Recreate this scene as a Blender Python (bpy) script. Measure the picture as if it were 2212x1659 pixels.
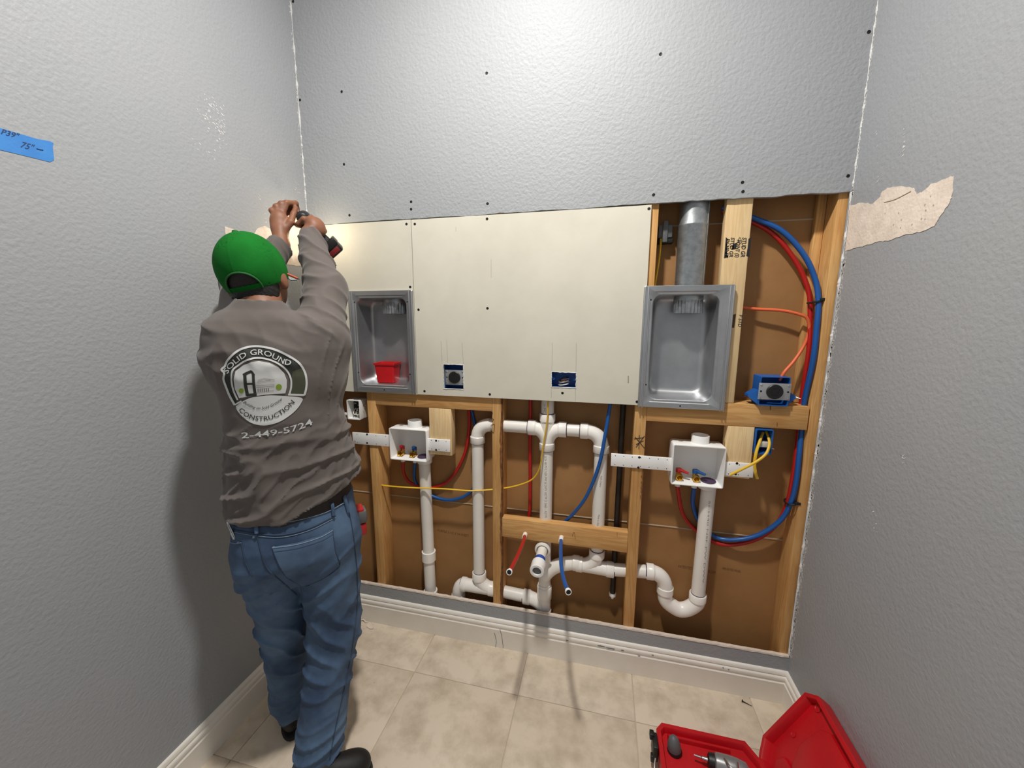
import bpy, bmesh, math, random
import numpy as np
from mathutils import Vector, Matrix
from mathutils.bvhtree import BVHTree
from mathutils.geometry import delaunay_2d_cdt

random.seed(7)
rng = np.random.default_rng(7)
SC = bpy.context.scene
COL = SC.collection
for o in list(bpy.data.objects):
    bpy.data.objects.remove(o)

# ------------------------------------------------------------------ camera
FPX, YAW, PITCH, ROLL = 832.85, 0.2300, 0.1604, 0.0028
CAM = np.array([1.2863, -1.5372, 1.5])
CX, CY = 1106.0, 829.5
_f = np.array([-math.sin(YAW) * math.cos(PITCH), math.cos(YAW) * math.cos(PITCH), -math.sin(PITCH)])
_r = np.array([math.cos(YAW), math.sin(YAW), 0.0])
_u = np.cross(_r, _f)
_r, _u = math.cos(ROLL) * _r + math.sin(ROLL) * _u, -math.sin(ROLL) * _r + math.cos(ROLL) * _u
cam_data = bpy.data.cameras.new('camera')
cam_data.sensor_fit = 'HORIZONTAL'
cam_data.sensor_width = 36.0
cam_data.lens = 36.0 * FPX / 2212.0
cam_data.clip_start = 0.02
cam = bpy.data.objects.new('camera', cam_data)
COL.objects.link(cam)
_m = Matrix(((_r[0], _u[0], -_f[0], CAM[0]), (_r[1], _u[1], -_f[1], CAM[1]), (_r[2], _u[2], -_f[2], CAM[2]), (0, 0, 0, 1)))
cam.matrix_world = _m
SC.camera = cam

# ------------------------------------------------------------------ world, ceiling lamp light, exposure
world = bpy.data.worlds.new('world')
SC.world = world
world.use_nodes = True
bg = world.node_tree.nodes['Background']
bg.inputs['Color'].default_value = (0.92, 0.96, 1.0, 1)
bg.inputs['Strength'].default_value = 0.21

LAMP = Vector((1.02, -0.84, 3.09))
ld = bpy.data.lights.new('ceiling_lamp_light', 'AREA')
ld.shape = 'DISK'
ld.size = 0.13
ld.energy = 31.0
ld.color = (1.0, 0.962, 0.905)
lo = bpy.data.objects.new('ceiling_lamp_light', ld)
lo.location = LAMP
COL.objects.link(lo)

vs = SC.view_settings
vs.view_transform = 'Standard'
vs.look = 'None'
vs.exposure = 0.62
vs.gamma = 1.0
vs.use_curve_mapping = False

# ------------------------------------------------------------------ pixel -> place helpers (measuring the photograph)
def ray(px, py):
    return _f + _r * ((px - CX) / FPX) - _u * ((py - CY) / FPX)
def PY(px, py, Y):
    d = ray(px, py); return CAM + d * ((Y - CAM[1]) / d[1])
def PX(px, py, X):
    d = ray(px, py); return CAM + d * ((X - CAM[0]) / d[0])
def PZ(px, py, Z):
    d = ray(px, py); return CAM + d * ((Z - CAM[2]) / d[2])

# ------------------------------------------------------------------ object helpers
WLOC = {}
def tag(o, label=None, cat=None, group=None, kind=None):
    if label: o['label'] = label
    if cat: o['category'] = cat
    if group: o['group'] = group
    if kind: o['kind'] = kind
    return o
def empty(name, loc, label=None, cat=None, group=None, kind=None):
    o = bpy.data.objects.new(name, None)
    o.empty_display_size = 0.05
    COL.objects.link(o)
    o.location = Vector(loc)
    WLOC[o] = Vector(loc)
    return tag(o, label, cat, group, kind)
def add(name, verts, faces, mat, parent=None, smooth=False, angle=40):
    v = np.asarray(verts, dtype=float)
    lo_, hi_ = v.min(0), v.max(0)
    c = Vector(((lo_[0] + hi_[0]) / 2, (lo_[1] + hi_[1]) / 2, (lo_[2] + hi_[2]) / 2))
    me = bpy.data.meshes.new(name)
    me.from_pydata((v - np.array(c)).tolist(), [], [tuple(int(i) for i in f) for f in faces])
    me.validate()
    me.update()
    if mat: me.materials.append(mat)
    if smooth:
        me.polygons.foreach_set('use_smooth', [True] * len(me.polygons))
        if angle < 180:
            me.set_sharp_from_angle(angle=math.radians(angle))
    o = bpy.data.objects.new(name, me)
    COL.objects.link(o)
    if parent:
        o.parent = parent
        o.location = c - WLOC[parent]
    else:
        o.location = c
    WLOC[o] = c
    return o

def g_box(x0, x1, y0, y1, z0, z1, bev=0.0):
    if bev <= 0:
        v = [(x0, y0, z0), (x1, y0, z0), (x1, y1, z0), (x0, y1, z0), (x0, y0, z1), (x1, y0, z1), (x1, y1, z1), (x0, y1, z1)]
        f = [(3, 2, 1, 0), (4, 5, 6, 7), (0, 1, 5, 4), (1, 2, 6, 5), (2, 3, 7, 6), (3, 0, 4, 7)]
        return v, f
    bm = bmesh.new()
    bmesh.ops.create_cube(bm, size=1.0)
    for q in bm.verts:
        q.co = Vector(((x0 + x1) / 2 + q.co.x * (x1 - x0), (y0 + y1) / 2 + q.co.y * (y1 - y0), (z0 + z1) / 2 + q.co.z * (z1 - z0)))
    bmesh.ops.bevel(bm, geom=list(bm.edges), offset=bev, segments=2, affect='EDGES', profile=0.5)
    bm.verts.index_update()
    v = [tuple(q.co) for q in bm.verts]
    f = [tuple(q.index for q in p.verts) for p in bm.faces]
    bm.free()
    return v, f
def join(*gs):
    V, F = [], []
    for v, f in gs:
        n = len(V)
        V += [tuple(p) for p in v]
        F += [tuple(i + n for i in q) for q in f]
    return V, F
def xf(g, mat):
    return [tuple(mat @ Vector(p)) for p in g[0]], g[1]
def box(name, x0, x1, y0, y1, z0, z1, mat, parent=None, bev=0.0):
    v, f = g_box(x0, x1, y0, y1, z0, z1, bev)
    return add(name, v, f, mat, parent, smooth=bev > 0, angle=50)

def catmull(pts, n=8):
    P = [np.array(p, float) for p in pts]
    if len(P) < 3: return P
    P = [2 * P[0] - P[1]] + P + [2 * P[-1] - P[-2]]
    out = []
    for i in range(1, len(P) - 2):
        p0, p1, p2, p3 = P[i - 1], P[i], P[i + 1], P[i + 2]
        for k in range(n):
            t = k / n
            out.append(0.5 * ((2 * p1) + (-p0 + p2) * t + (2 * p0 - 5 * p1 + 4 * p2 - p3) * t * t + (-p0 + 3 * p1 - 3 * p2 + p3) * t ** 3))
    out.append(P[-2])
    return out
def g_tube(pts, r, seg=12, cap=True, flat=1.0):
    P = [np.array(p, float) for p in pts]
    n = len(P)
    R = r if hasattr(r, '__len__') else [r] * n
    T = []
    for i in range(n):
        t = P[min(i + 1, n - 1)] - P[max(i - 1, 0)]
        T.append(t / (np.linalg.norm(t) + 1e-12))
    a = np.array([0, 0, 1.0]) if abs(T[0][2]) < 0.9 else np.array([1.0, 0, 0])
    N = np.cross(T[0], a); N /= np.linalg.norm(N)
    V, F = [], []
    for i in range(n):
        N = N - T[i] * (N @ T[i]); N /= np.linalg.norm(N)
        B = np.cross(T[i], N)
        for k in range(seg):
            q = 2 * math.pi * k / seg
            V.append(tuple(P[i] + R[i] * (math.cos(q) * N + flat * math.sin(q) * B)))
    for i in range(n - 1):
        for k in range(seg):
            a0, b0 = i * seg + k, i * seg + (k + 1) % seg
            F.append((a0, b0, b0 + seg, a0 + seg))
    if cap:
        F.append(tuple(range(seg - 1, -1, -1)))
        F.append(tuple((n - 1) * seg + k for k in range(seg)))
    return V, F
def tube(name, pts, r, mat, parent=None, seg=12, spline=True, n=8, flat=1.0):
    if spline and len(pts) > 2:
        if hasattr(r, '__len__'):
            q = catmull([tuple(p) + (rr,) for p, rr in zip(pts, r)], n)
            pts = [a[:3] for a in q]; r = [float(a[3]) for a in q]
        else:
            pts = catmull(pts, n)
    v, f = g_tube(pts, r, seg, True, flat)
    return add(name, v, f, mat, parent, smooth=True, angle=50)
def g_cyl(p0, p1, r0, r1=None, seg=24):
    return g_tube([p0, p1], [r0, r0 if r1 is None else r1], seg)
def cyl(name, p0, p1, r, mat, parent=None, r1=None, seg=24):
    v, f = g_cyl(p0, p1, r, r1, seg)
    return add(name, v, f, mat, parent, smooth=True, angle=40)
def g_lathe(profile, base, axis, seg=28):
    """profile: (radius, height) pairs turned about axis from base"""
    ax = np.array(axis, float); ax /= np.linalg.norm(ax)
    a = np.array([0, 0, 1.0]) if abs(ax[2]) < 0.9 else np.array([1.0, 0, 0])
    N = np.cross(ax, a); N /= np.linalg.norm(N); B = np.cross(ax, N)
    V, F = [], []
    b = np.array(base, float)
    for r_, h in profile:
        for k in range(seg):
            q = 2 * math.pi * k / seg
            V.append(tuple(b + ax * h + r_ * (math.cos(q) * N + math.sin(q) * B)))
    for i in range(len(profile) - 1):
        for k in range(seg):
            a0, b0 = i * seg + k, i * seg + (k + 1) % seg
            F.append((a0, b0, b0 + seg, a0 + seg))
    return V, F
def lathe(name, profile, base, axis, mat, parent=None, seg=28):
    v, f = g_lathe(profile, base, axis, seg)
    return add(name, v, f, mat, parent, smooth=True, angle=40)

def rrect(cx, cz, hw, hh, r, n=6):
    """rounded rectangle loop in a plane, counter-clockwise"""
    r = min(r, hw * 0.999, hh * 0.999)
    out = []
    for sx, sz, a0 in ((1, 1, 0), (-1, 1, 90), (-1, -1, 180), (1, -1, 270)):
        for k in range(n + 1):
            a = math.radians(a0 + 90 * k / n)
            out.append((cx + sx * (hw - r) + r * math.cos(a), cz + sz * (hh - r) + r * math.sin(a)))
    return out
def g_loops(loops, close_first=False, close_last=True):
    n = len(loops[0]); V, F = [], []
    for l in loops: V += [tuple(p) for p in l]
    for i in range(len(loops) - 1):
        for k in range(n):
            a0, b0 = i * n + k, i * n + (k + 1) % n
            F.append((a0, b0, b0 + n, a0 + n))
    if close_first: F.append(tuple(range(n - 1, -1, -1)))
    if close_last: F.append(tuple((len(loops) - 1) * n + k for k in range(n)))
    return V, F

def g_panel(x0, x1, z0, z1, y0, y1, holes=(), rag=None):
    """board in the xz plane with rectangular cut-outs, y0 front"""
    xs = sorted({x0, x1, *[h[0] for h in holes], *[h[1] for h in holes]})
    zs = sorted({z0, z1, *[h[2] for h in holes], *[h[3] for h in holes]})
    xs = [x for x in xs if x0 <= x <= x1]; zs = [z for z in zs if z0 <= z <= z1]
    def solid(i, k):
        if i < 0 or k < 0 or i >= len(xs) - 1 or k >= len(zs) - 1: return False
        x, z = (xs[i] + xs[i + 1]) / 2, (zs[k] + zs[k + 1]) / 2
        return not any(h[0] < x < h[1] and h[2] < z < h[3] for h in holes)
    V, F = [], []
    def q(*p):
        n = len(V); V.extend(p); F.append(tuple(range(n, n + 4)))
    for i in range(len(xs) - 1):
        for k in range(len(zs) - 1):
            if not solid(i, k): continue
            a, b, c, d = xs[i], xs[i + 1], zs[k], zs[k + 1]
            q((a, y0, c), (b, y0, c), (b, y0, d), (a, y0, d))
            q((a, y1, d), (b, y1, d), (b, y1, c), (a, y1, c))
            if not solid(i - 1, k): q((a, y1, c), (a, y0, c), (a, y0, d), (a, y1, d))
            if not solid(i + 1, k): q((b, y0, c), (b, y1, c), (b, y1, d), (b, y0, d))
            if not solid(i, k - 1): q((a, y1, c), (b, y1, c), (b, y0, c), (a, y0, c))
            if not solid(i, k + 1): q((a, y0, d), (b, y0, d), (b, y1, d), (a, y1, d))
    bm = bmesh.new()
    vv = [bm.verts.new(p) for p in V]
    for f in F: bm.faces.new([vv[i] for i in f])
    bmesh.ops.remove_doubles(bm, verts=bm.verts, dist=1e-6)
    bm.verts.index_update()
    V = [tuple(p.co) for p in bm.verts]; F = [tuple(p.index for p in f.verts) for f in bm.faces]
    bm.free()
    return V, F

# ------------------------------------------------------------------ materials
def srgb(r, g, b):
    def c(x):
        x /= 255.0
        return x / 12.92 if x <= 0.04045 else ((x + 0.055) / 1.055) ** 2.4
    return (c(r), c(g), c(b), 1.0)
def mat(name, col, rough=0.5, metal=0.0, col2=None, vscale=8.0, vamt=1.0, bump=0.0, bscale=80.0, bdist=0.002, stretch=None, bdetail=3.0, spec=0.5, vlo=0.35, vhi=0.65, coat=0.0, sheen=0.0):
    m = bpy.data.materials.new(name)
    m.use_nodes = True
    nt = m.node_tree; N = nt.nodes; L = nt.links
    p = N['Principled BSDF']
    p.inputs['Base Color'].default_value = col
    p.inputs['Roughness'].default_value = rough
    p.inputs['Metallic'].default_value = metal
    p.inputs['Specular IOR Level'].default_value = spec
    p.inputs['Coat Weight'].default_value = coat
    p.inputs['Sheen Weight'].default_value = sheen
    tc = N.new('ShaderNodeTexCoord')
    oi = N.new('ShaderNodeObjectInfo')
    mp = N.new('ShaderNodeMapping')
    L.new(tc.outputs['Object'], mp.inputs['Vector'])
    sc = N.new('ShaderNodeVectorMath'); sc.operation = 'SCALE'
    sc.inputs[0].default_value = (13.7, 7.3, 21.1)
    L.new(oi.outputs['Random'], sc.inputs['Scale'])
    L.new(sc.outputs[0], mp.inputs['Location'])
    if stretch: mp.inputs['Scale'].default_value = stretch
    if col2 is not None:
        nz = N.new('ShaderNodeTexNoise')
        nz.inputs['Scale'].default_value = vscale
        nz.inputs['Detail'].default_value = 5.0
        nz.inputs['Roughness'].default_value = 0.6
        L.new(mp.outputs[0], nz.inputs['Vector'])
        rp = N.new('ShaderNodeValToRGB')
        rp.color_ramp.elements[0].position = vlo
        rp.color_ramp.elements[1].position = vhi
        rp.color_ramp.elements[0].color = col
        rp.color_ramp.elements[1].color = col2
        L.new(nz.outputs['Fac'], rp.inputs['Fac'])
        L.new(rp.outputs['Color'], p.inputs['Base Color'])
    if bump > 0:
        nb = N.new('ShaderNodeTexNoise')
        nb.inputs['Scale'].default_value = bscale
        nb.inputs['Detail'].default_value = bdetail
        L.new(mp.outputs[0], nb.inputs['Vector'])
        bp = N.new('ShaderNodeBump')
        bp.inputs['Strength'].default_value = bump
        bp.inputs['Distance'].default_value = bdist
        L.new(nb.outputs['Fac'], bp.inputs['Height'])
        L.new(bp.outputs[0], p.inputs['Normal'])
    return m
def wood_mat(name, axis, c1, c2, c3):
    m = bpy.data.materials.new(name)
    m.use_nodes = True
    nt = m.node_tree; N = nt.nodes; L = nt.links
    p = N['Principled BSDF']
    p.inputs['Roughness'].default_value = 0.62
    p.inputs['Specular IOR Level'].default_value = 0.3
    tc = N.new('ShaderNodeTexCoord'); oi = N.new('ShaderNodeObjectInfo')
    sc = N.new('ShaderNodeVectorMath'); sc.operation = 'SCALE'; sc.inputs[0].default_value = (3.1, 5.7, 4.3)
    L.new(oi.outputs['Random'], sc.inputs['Scale'])
    ad = N.new('ShaderNodeVectorMath'); ad.operation = 'ADD'
    L.new(tc.outputs['Object'], ad.inputs[0]); L.new(sc.outputs[0], ad.inputs[1])
    mp = N.new('ShaderNodeMapping')
    s = [26.0, 26.0, 26.0]; s[axis] = 1.6
    mp.inputs['Scale'].default_value = s
    L.new(ad.outputs[0], mp.inputs['Vector'])
    n1 = N.new('ShaderNodeTexNoise'); n1.inputs['Scale'].default_value = 1.6; n1.inputs['Detail'].default_value = 3.0; n1.inputs['Distortion'].default_value = 0.6
    L.new(mp.outputs[0], n1.inputs['Vector'])
    ml = N.new('ShaderNodeMath'); ml.operation = 'MULTIPLY'; ml.inputs[1].default_value = 34.0
    L.new(n1.outputs['Fac'], ml.inputs[0])
    sn = N.new('ShaderNodeMath'); sn.operation = 'SINE'
    L.new(ml.outputs[0], sn.inputs[0])
    mr = N.new('ShaderNodeMapRange'); mr.inputs['From Min'].default_value = -1.0
    L.new(sn.outputs[0], mr.inputs['Value'])
    mx = N.new('ShaderNodeMix'); mx.data_type = 'RGBA'
    mx.inputs[6].default_value = c1; mx.inputs[7].default_value = c2
    mh = N.new('ShaderNodeMath'); mh.operation = 'MULTIPLY'; mh.inputs[1].default_value = 0.7
    L.new(mr.outputs[0], mh.inputs[0]); L.new(mh.outputs[0], mx.inputs[0])
    n2 = N.new('ShaderNodeTexNoise'); n2.inputs['Scale'].default_value = 5.0; n2.inputs['Detail'].default_value = 4.0
    L.new(ad.outputs[0], n2.inputs['Vector'])
    r2 = N.new('ShaderNodeMapRange'); r2.inputs['From Min'].default_value = 0.42; r2.inputs['From Max'].default_value = 0.75; r2.inputs['To Max'].default_value = 0.55
    L.new(n2.outputs['Fac'], r2.inputs['Value'])
    m2 = N.new('ShaderNodeMix'); m2.data_type = 'RGBA'; m2.inputs[7].default_value = c3
    L.new(r2.outputs[0], m2.inputs[0]); L.new(mx.outputs[2], m2.inputs[6])
    vo = N.new('ShaderNodeTexVoronoi'); vo.inputs['Scale'].default_value = 5.5
    mp2 = N.new('ShaderNodeMapping'); s2 = [1.0, 1.0, 1.0]; s2[axis] = 0.6; mp2.inputs['Scale'].default_value = s2
    L.new(ad.outputs[0], mp2.inputs['Vector']); L.new(mp2.outputs[0], vo.inputs['Vector'])
    r3 = N.new('ShaderNodeMapRange'); r3.inputs['From Min'].default_value = 0.03; r3.inputs['From Max'].default_value = 0.075; r3.inputs['To Min'].default_value = 0.75; r3.inputs['To Max'].default_value = 0.0
    L.new(vo.outputs['Distance'], r3.inputs['Value'])
    m3 = N.new('ShaderNodeMix'); m3.data_type = 'RGBA'; m3.inputs[7].default_value = srgb(96, 58, 28)
    L.new(r3.outputs[0], m3.inputs[0]); L.new(m2.outputs[2], m3.inputs[6])
    L.new(m3.outputs[2], p.inputs['Base Color'])
    bp = N.new('ShaderNodeBump'); bp.inputs['Strength'].default_value = 0.25; bp.inputs['Distance'].default_value = 0.001
    L.new(n1.outputs['Fac'], bp.inputs['Height']); L.new(bp.outputs[0], p.inputs['Normal'])
    return m

WC1, WC2, WC3 = srgb(218, 172, 112), srgb(196, 144, 84), srgb(178, 122, 64)
M = dict(
    wall=mat('grey_wall_paint', srgb(160, 162, 165), 0.55, col2=srgb(155, 158, 162), vscale=1.5, bump=0.55, bscale=100, bdist=0.003, bdetail=3.0, spec=0.4),
    upper=mat('grey_satin_wall_paint', srgb(160, 163, 166), 0.56, col2=srgb(156, 159, 162), vscale=1.5, bump=0.8, bscale=95, bdist=0.003, bdetail=3.5, spec=0.24),
    ceiling=mat('white_ceiling_paint', srgb(225, 224, 220), 0.8, bump=0.2, bscale=90),
    board=mat('bare_drywall_paper', srgb(214, 210, 195), 0.75, col2=srgb(206, 202, 187), vscale=5, bump=0.06, bscale=300),
    gypsum=mat('torn_gypsum', srgb(232, 218, 204), 0.9, col2=srgb(216, 202, 188), vscale=25, bump=0.5, bscale=120, bdist=0.003),
    chalk=mat('chalky_paint_edge', srgb(196, 196, 195), 0.9, bump=0.3, bscale=200),
    white_mud=mat('white_joint_compound', srgb(222, 222, 220), 0.8, bump=0.3, bscale=200),
    kraft=mat('brown_board_paper', srgb(164, 121, 74), 0.7, col2=srgb(150, 108, 62), vscale=4, bump=0.1, bscale=200),
    seam=mat('board_seam', srgb(176, 158, 132), 0.8, bump=0.3, bscale=150),
    trim=mat('white_trim_paint', srgb(242, 237, 228), 0.4, col2=srgb(236, 230, 220), vscale=10, bump=0.1, bscale=120),
    grout=mat('grout', srgb(196, 182, 163), 0.9, bump=0.3, bscale=200),
    woodz=wood_mat('pine_upright', 2, WC1, WC2, WC3),
    woodx=wood_mat('pine_level', 0, WC1, WC2, WC3),
    palez=wood_mat('pale_pine_upright', 2, srgb(236, 208, 160), srgb(222, 188, 138), srgb(210, 172, 122)),
    bark=mat('dark_wane', srgb(98, 62, 34), 0.9, col2=srgb(150, 100, 56), vscale=30, bump=0.6, bscale=60),
    pvc=mat('white_pvc', srgb(242, 238, 231), 0.38, col2=srgb(233, 229, 221), vscale=6),
    pvcfit=mat('white_pvc_fitting', srgb(245, 241, 234), 0.3),
    primer=mat('purple_primer', srgb(74, 52, 84), 0.5),
    abs_white=mat('white_plastic', srgb(246, 246, 244), 0.35),
    red=mat('red_pex', srgb(176, 26, 24), 0.35),
    blue=mat('blue_pex', srgb(22, 84, 156), 0.35),
    redcup=mat('red_plastic', srgb(205, 22, 30), 0.45, bump=0.15, bscale=250),
    casered=mat('red_case_plastic', srgb(196, 14, 26), 0.42, col2=srgb(180, 16, 26), vscale=8, bump=0.12, bscale=300),
    yellow=mat('yellow_cable', srgb(226, 184, 46), 0.45),
    orange=mat('orange_cable', srgb(226, 106, 62), 0.45),
    black=mat('black_plastic', srgb(24, 24, 25), 0.45),
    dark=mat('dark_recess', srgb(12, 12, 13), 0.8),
    iron=mat('black_iron', srgb(34, 29, 26), 0.5, metal=0.3, col2=srgb(44, 36, 31), vscale=20),
    galv=mat('galvanised_steel', srgb(176, 180, 182), 0.38, metal=0.85, col2=srgb(150, 154, 157), vscale=45),
    alum=mat('pressed_aluminised_steel', srgb(190, 192, 194), 0.42, metal=0.9, col2=srgb(172, 174, 177), vscale=7),
    plate=mat('zinc_plate', srgb(188, 190, 192), 0.35, metal=0.7),
    chrome=mat('chrome', srgb(210, 212, 214), 0.2, metal=1.0),
    brass=mat('brass', srgb(212, 168, 76), 0.25, metal=1.0),
    bluebox=mat('blue_box_plastic', srgb(26, 92, 170), 0.4),
    darkred=mat('dark_red_plastic', srgb(120, 28, 30), 0.45),
    hred=mat('red_handle', srgb(178, 34, 34), 0.35),
    hblue=mat('blue_handle', srgb(28, 82, 146), 0.35),
    tape=mat('blue_painter_tape', srgb(62, 136, 208), 0.7, col2=srgb(54, 124, 198), vscale=25, bump=0.15, bscale=200),
    pvctape=mat('blue_wrap', srgb(40, 82, 176), 0.4),
    ink=mat('marker_ink', srgb(20, 50, 96), 0.6),
    blackink=mat('black_ink', srgb(26, 22, 24), 0.7),
    pencilink=mat('pencil_line', srgb(150, 145, 135), 0.8),
    greyink=mat('grey_print', srgb(160, 155, 148), 0.7),
    brownink=mat('brown_print', srgb(96, 70, 42), 0.8),
    copper=mat('copper', srgb(190, 110, 76), 0.3, metal=1.0),
    cream=mat('cream_wire', srgb(226, 220, 205), 0.4),
    grey=mat('grey_plastic', srgb(96, 98, 100), 0.5),
    midgrey=mat('cast_grey', srgb(150, 150, 152), 0.35, metal=0.5),
    screw=mat('black_screw', srgb(40, 38, 36), 0.4, metal=0.6),
    skin=mat('skin', srgb(140, 92, 66), 0.55, col2=srgb(122, 78, 56), vscale=18, bump=0.15, bscale=180, bdist=0.001),
    hair=mat('black_hair', srgb(18, 15, 14), 0.55, bump=0.5, bscale=260, bdist=0.003),
    shirt=mat('charcoal_shirt', srgb(98, 90, 86), 0.9, col2=srgb(91, 84, 80), vscale=14, bump=0.15, bscale=500, bdist=0.0006, sheen=0.15),
    jeans=mat('blue_denim', srgb(90, 116, 146), 0.85, col2=srgb(46, 66, 94), vscale=4, bump=0.3, bscale=500, bdist=0.0008),
    stitch=mat('denim_seam', srgb(52, 66, 88), 0.85),
    wornseam=mat('worn_denim_edge', srgb(116, 134, 154), 0.85),
    belt=mat('black_leather', srgb(22, 17, 18), 0.5),
    boot=mat('black_boot', srgb(20, 18, 18), 0.6, bump=0.2, bscale=100),
    sole=mat('boot_sole', srgb(30, 28, 27), 0.8),
    cap=mat('green_cap_mesh', srgb(16, 104, 32), 0.9, col2=srgb(14, 92, 28), vscale=12, bump=0.35, bscale=420, bdist=0.001, spec=0.15),
    capedge=mat('green_cap_edge', srgb(28, 96, 40), 0.7),
    brim=mat('grey_cap_brim', srgb(132, 138, 132), 0.7),
    printw=mat('silver_print', srgb(206, 207, 205), 0.45),
    printd=mat('dark_print', srgb(40, 42, 38), 0.7),
    printo=mat('olive_print', srgb(66, 70, 52), 0.6),
    printg=mat('green_print', srgb(126, 150, 40), 0.6),
    eye=mat('eye_white', srgb(226, 222, 216), 0.2),
    pencil=mat('orange_pencil', srgb(206, 96, 62), 0.5),
)
M['tile'] = mat('beige_stone_tile', srgb(222, 207, 187), 0.5, col2=srgb(188, 172, 150), vscale=11, bump=0.12, bscale=30, vlo=0.42, vhi=0.74)
# ================================================================== THE ROOM
W = 2.049          # width of the alcove
TB = 0.0127        # board thickness
YS, YB = 0.0127, 0.1016
HC = 3.14
ZCUT, ZSTRIP = 1.917, 0.2018
YN = -2.3          # how far the side walls run past the camera

def struct(name, g, m, parent=None, smooth=False):
    o = add(name, g[0], g[1], m, parent, smooth)
    if parent is None: o['kind'] = 'structure'
    return o

# floor: grout bed with separate stone tiles
floor = struct('floor', g_box(-0.02, W + 0.02, YN, 0.11, -0.03, -0.0025), M['grout'])
tag(floor, 'beige stone tile floor with thin grout lines', None)
TS = 0.4575
xs = [1.006 + TS * k for k in range(-3, 4)]
ys = [-0.221 - TS * k for k in range(-1, 6)]
full = None
for xa in xs:
    for ya in ys:
        x0, x1 = max(xa, 0.0), min(xa + TS, W)
        y1, y0 = min(ya, -0.0005), max(ya - TS, YN)
        if x1 - x0 < 0.02 or y1 - y0 < 0.02: continue
        g = 0.0016
        whole = x1 - x0 > TS - 1e-6 and y1 - y0 > TS - 1e-6
        if whole and full:
            o = full.copy(); COL.objects.link(o)
            c = Vector(((x0 + x1) / 2, (y0 + y1) / 2, WLOC[full].z))
            o.parent = floor; o.location = c - WLOC[floor]; WLOC[o] = c
        else:
            o = box('tile', x0 + g, x1 - g, y0 + g, y1 - g, -0.0045, 0.0, M['tile'], floor, bev=0.0009)
            if whole: full = o

# ragged edge helper
def ragged(a, b, n, amp):
    t = np.linspace(0, 1, n)
    return [(a + (b - a) * k, amp * (rng.random() - 0.5) + amp * 0.6 * math.sin(k * 37 + 3 * math.sin(k * 13))) for k in t]

# back wall: painted upper board whose lower edge was cut by hand
def ragged_board(x0, x1, z_lo, z_hi, rag_lo, rag_hi, n=90):
    lo_ = ragged(x0, x1, n, rag_lo); hi_ = ragged(x0, x1, n, rag_hi)
    V, F = [], []
    for (x, a), (_, b) in zip(lo_, hi_):
        V += [(x, 0, z_lo + a), (x, 0, z_hi + b), (x, TB, z_lo + a), (x, TB, z_hi + b)]
    for i in range(n - 1):
        a = 4 * i; b = a + 4
        F += [(a, b, b + 1, a + 1), (a + 2, a + 3, b + 3, b + 2), (a + 1, b + 1, b + 3, a + 3), (a, a + 2, b + 2, b)]
    F += [(0, 1, 3, 2), (4 * n - 4, 4 * n - 2, 4 * n - 1, 4 * n - 3)]
    return V, F
wall_back = struct('wall_back', ragged_board(0.0, W, ZCUT, HC, 0.003, 0.0), M['upper'])
tag(wall_back, 'grey textured upper back wall ending at a hand-cut lower edge')
strip = struct('wall_back_lower', ragged_board(0.0, W, 0.0, ZSTRIP - .001, 0.0, 0.0012, 140), M['wall'])
tag(strip, 'low grey painted strip left above the back baseboard')
# pale gypsum core showing along the cut top of the strip
V, F = [], []
n = 150
for k in range(n):
    x = 0.002 + (W - 0.004) * k / (n - 1)
    h = 0.0030 + 0.0035 * rng.random() * (0.4 + 0.6 * math.sin(k * 0.9) ** 2)
    V += [(x, -0.0012 - 0.0012 * rng.random(), ZSTRIP - 0.001 - 0.002 * rng.random()), (x, -0.0005, ZSTRIP + h), (x, TB + 0.001, ZSTRIP + h * 0.7), (x, TB + 0.001, ZSTRIP - 0.004)]
for k in range(n - 1):
    for j in range(3):
        a = 4 * k + j
        F.append((a, a + 4, a + 5, a + 1))
add('torn_edge', V, F, M['gypsum'], strip)
wall_rear = struct('wall_rear', g_box(-0.02, W + 0.02, YB, YB + TB, 0.0, HC), M['kraft'])
tag(wall_rear, 'brown paper back of the neighbouring room board seen between the studs')
for z, a in ((0.638, 0.0035), (1.86, 0.0035)):
    g = g_tube([(0.0, YB, z), (0.5, YB, z + 0.001), (1.1, YB, z - 0.001), (1.6, YB, z + 0.001), (W, YB, z)], a, 6)
    add('board_joint', g[0], g[1], M['seam'], wall_rear)
wall_left = struct('wall_left', g_box(-TB, 0.0, YN, YB + TB, 0.0, HC), M['wall'])
tag(wall_left, 'grey textured side wall beside the worker')
wall_right = struct('wall_right', g_box(W, W + TB, YN, 0.0105, 0.0, HC), M['wall'])
tag(wall_right, 'grey textured side wall with a torn cream patch')
ceil = struct('ceiling', g_box(-TB, W + TB, YN, YB + TB, HC, HC + 0.02), M['ceiling'])
tag(ceil, 'white ceiling above the alcove')

# flush ceiling lamp
lamp = empty('ceiling_lamp', (LAMP.x, LAMP.y, HC), 'round flush ceiling lamp above the alcove', 'lamp')
lathe('lamp_housing', [(0.0, 0), (0.105, 0), (0.105, -0.02), (0.08, -0.034), (0.07, -0.034), (0.07, -0.028), (0, -0.028)], (LAMP.x, LAMP.y, HC), (0, 0, 1), M['abs_white'], lamp)

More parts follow.
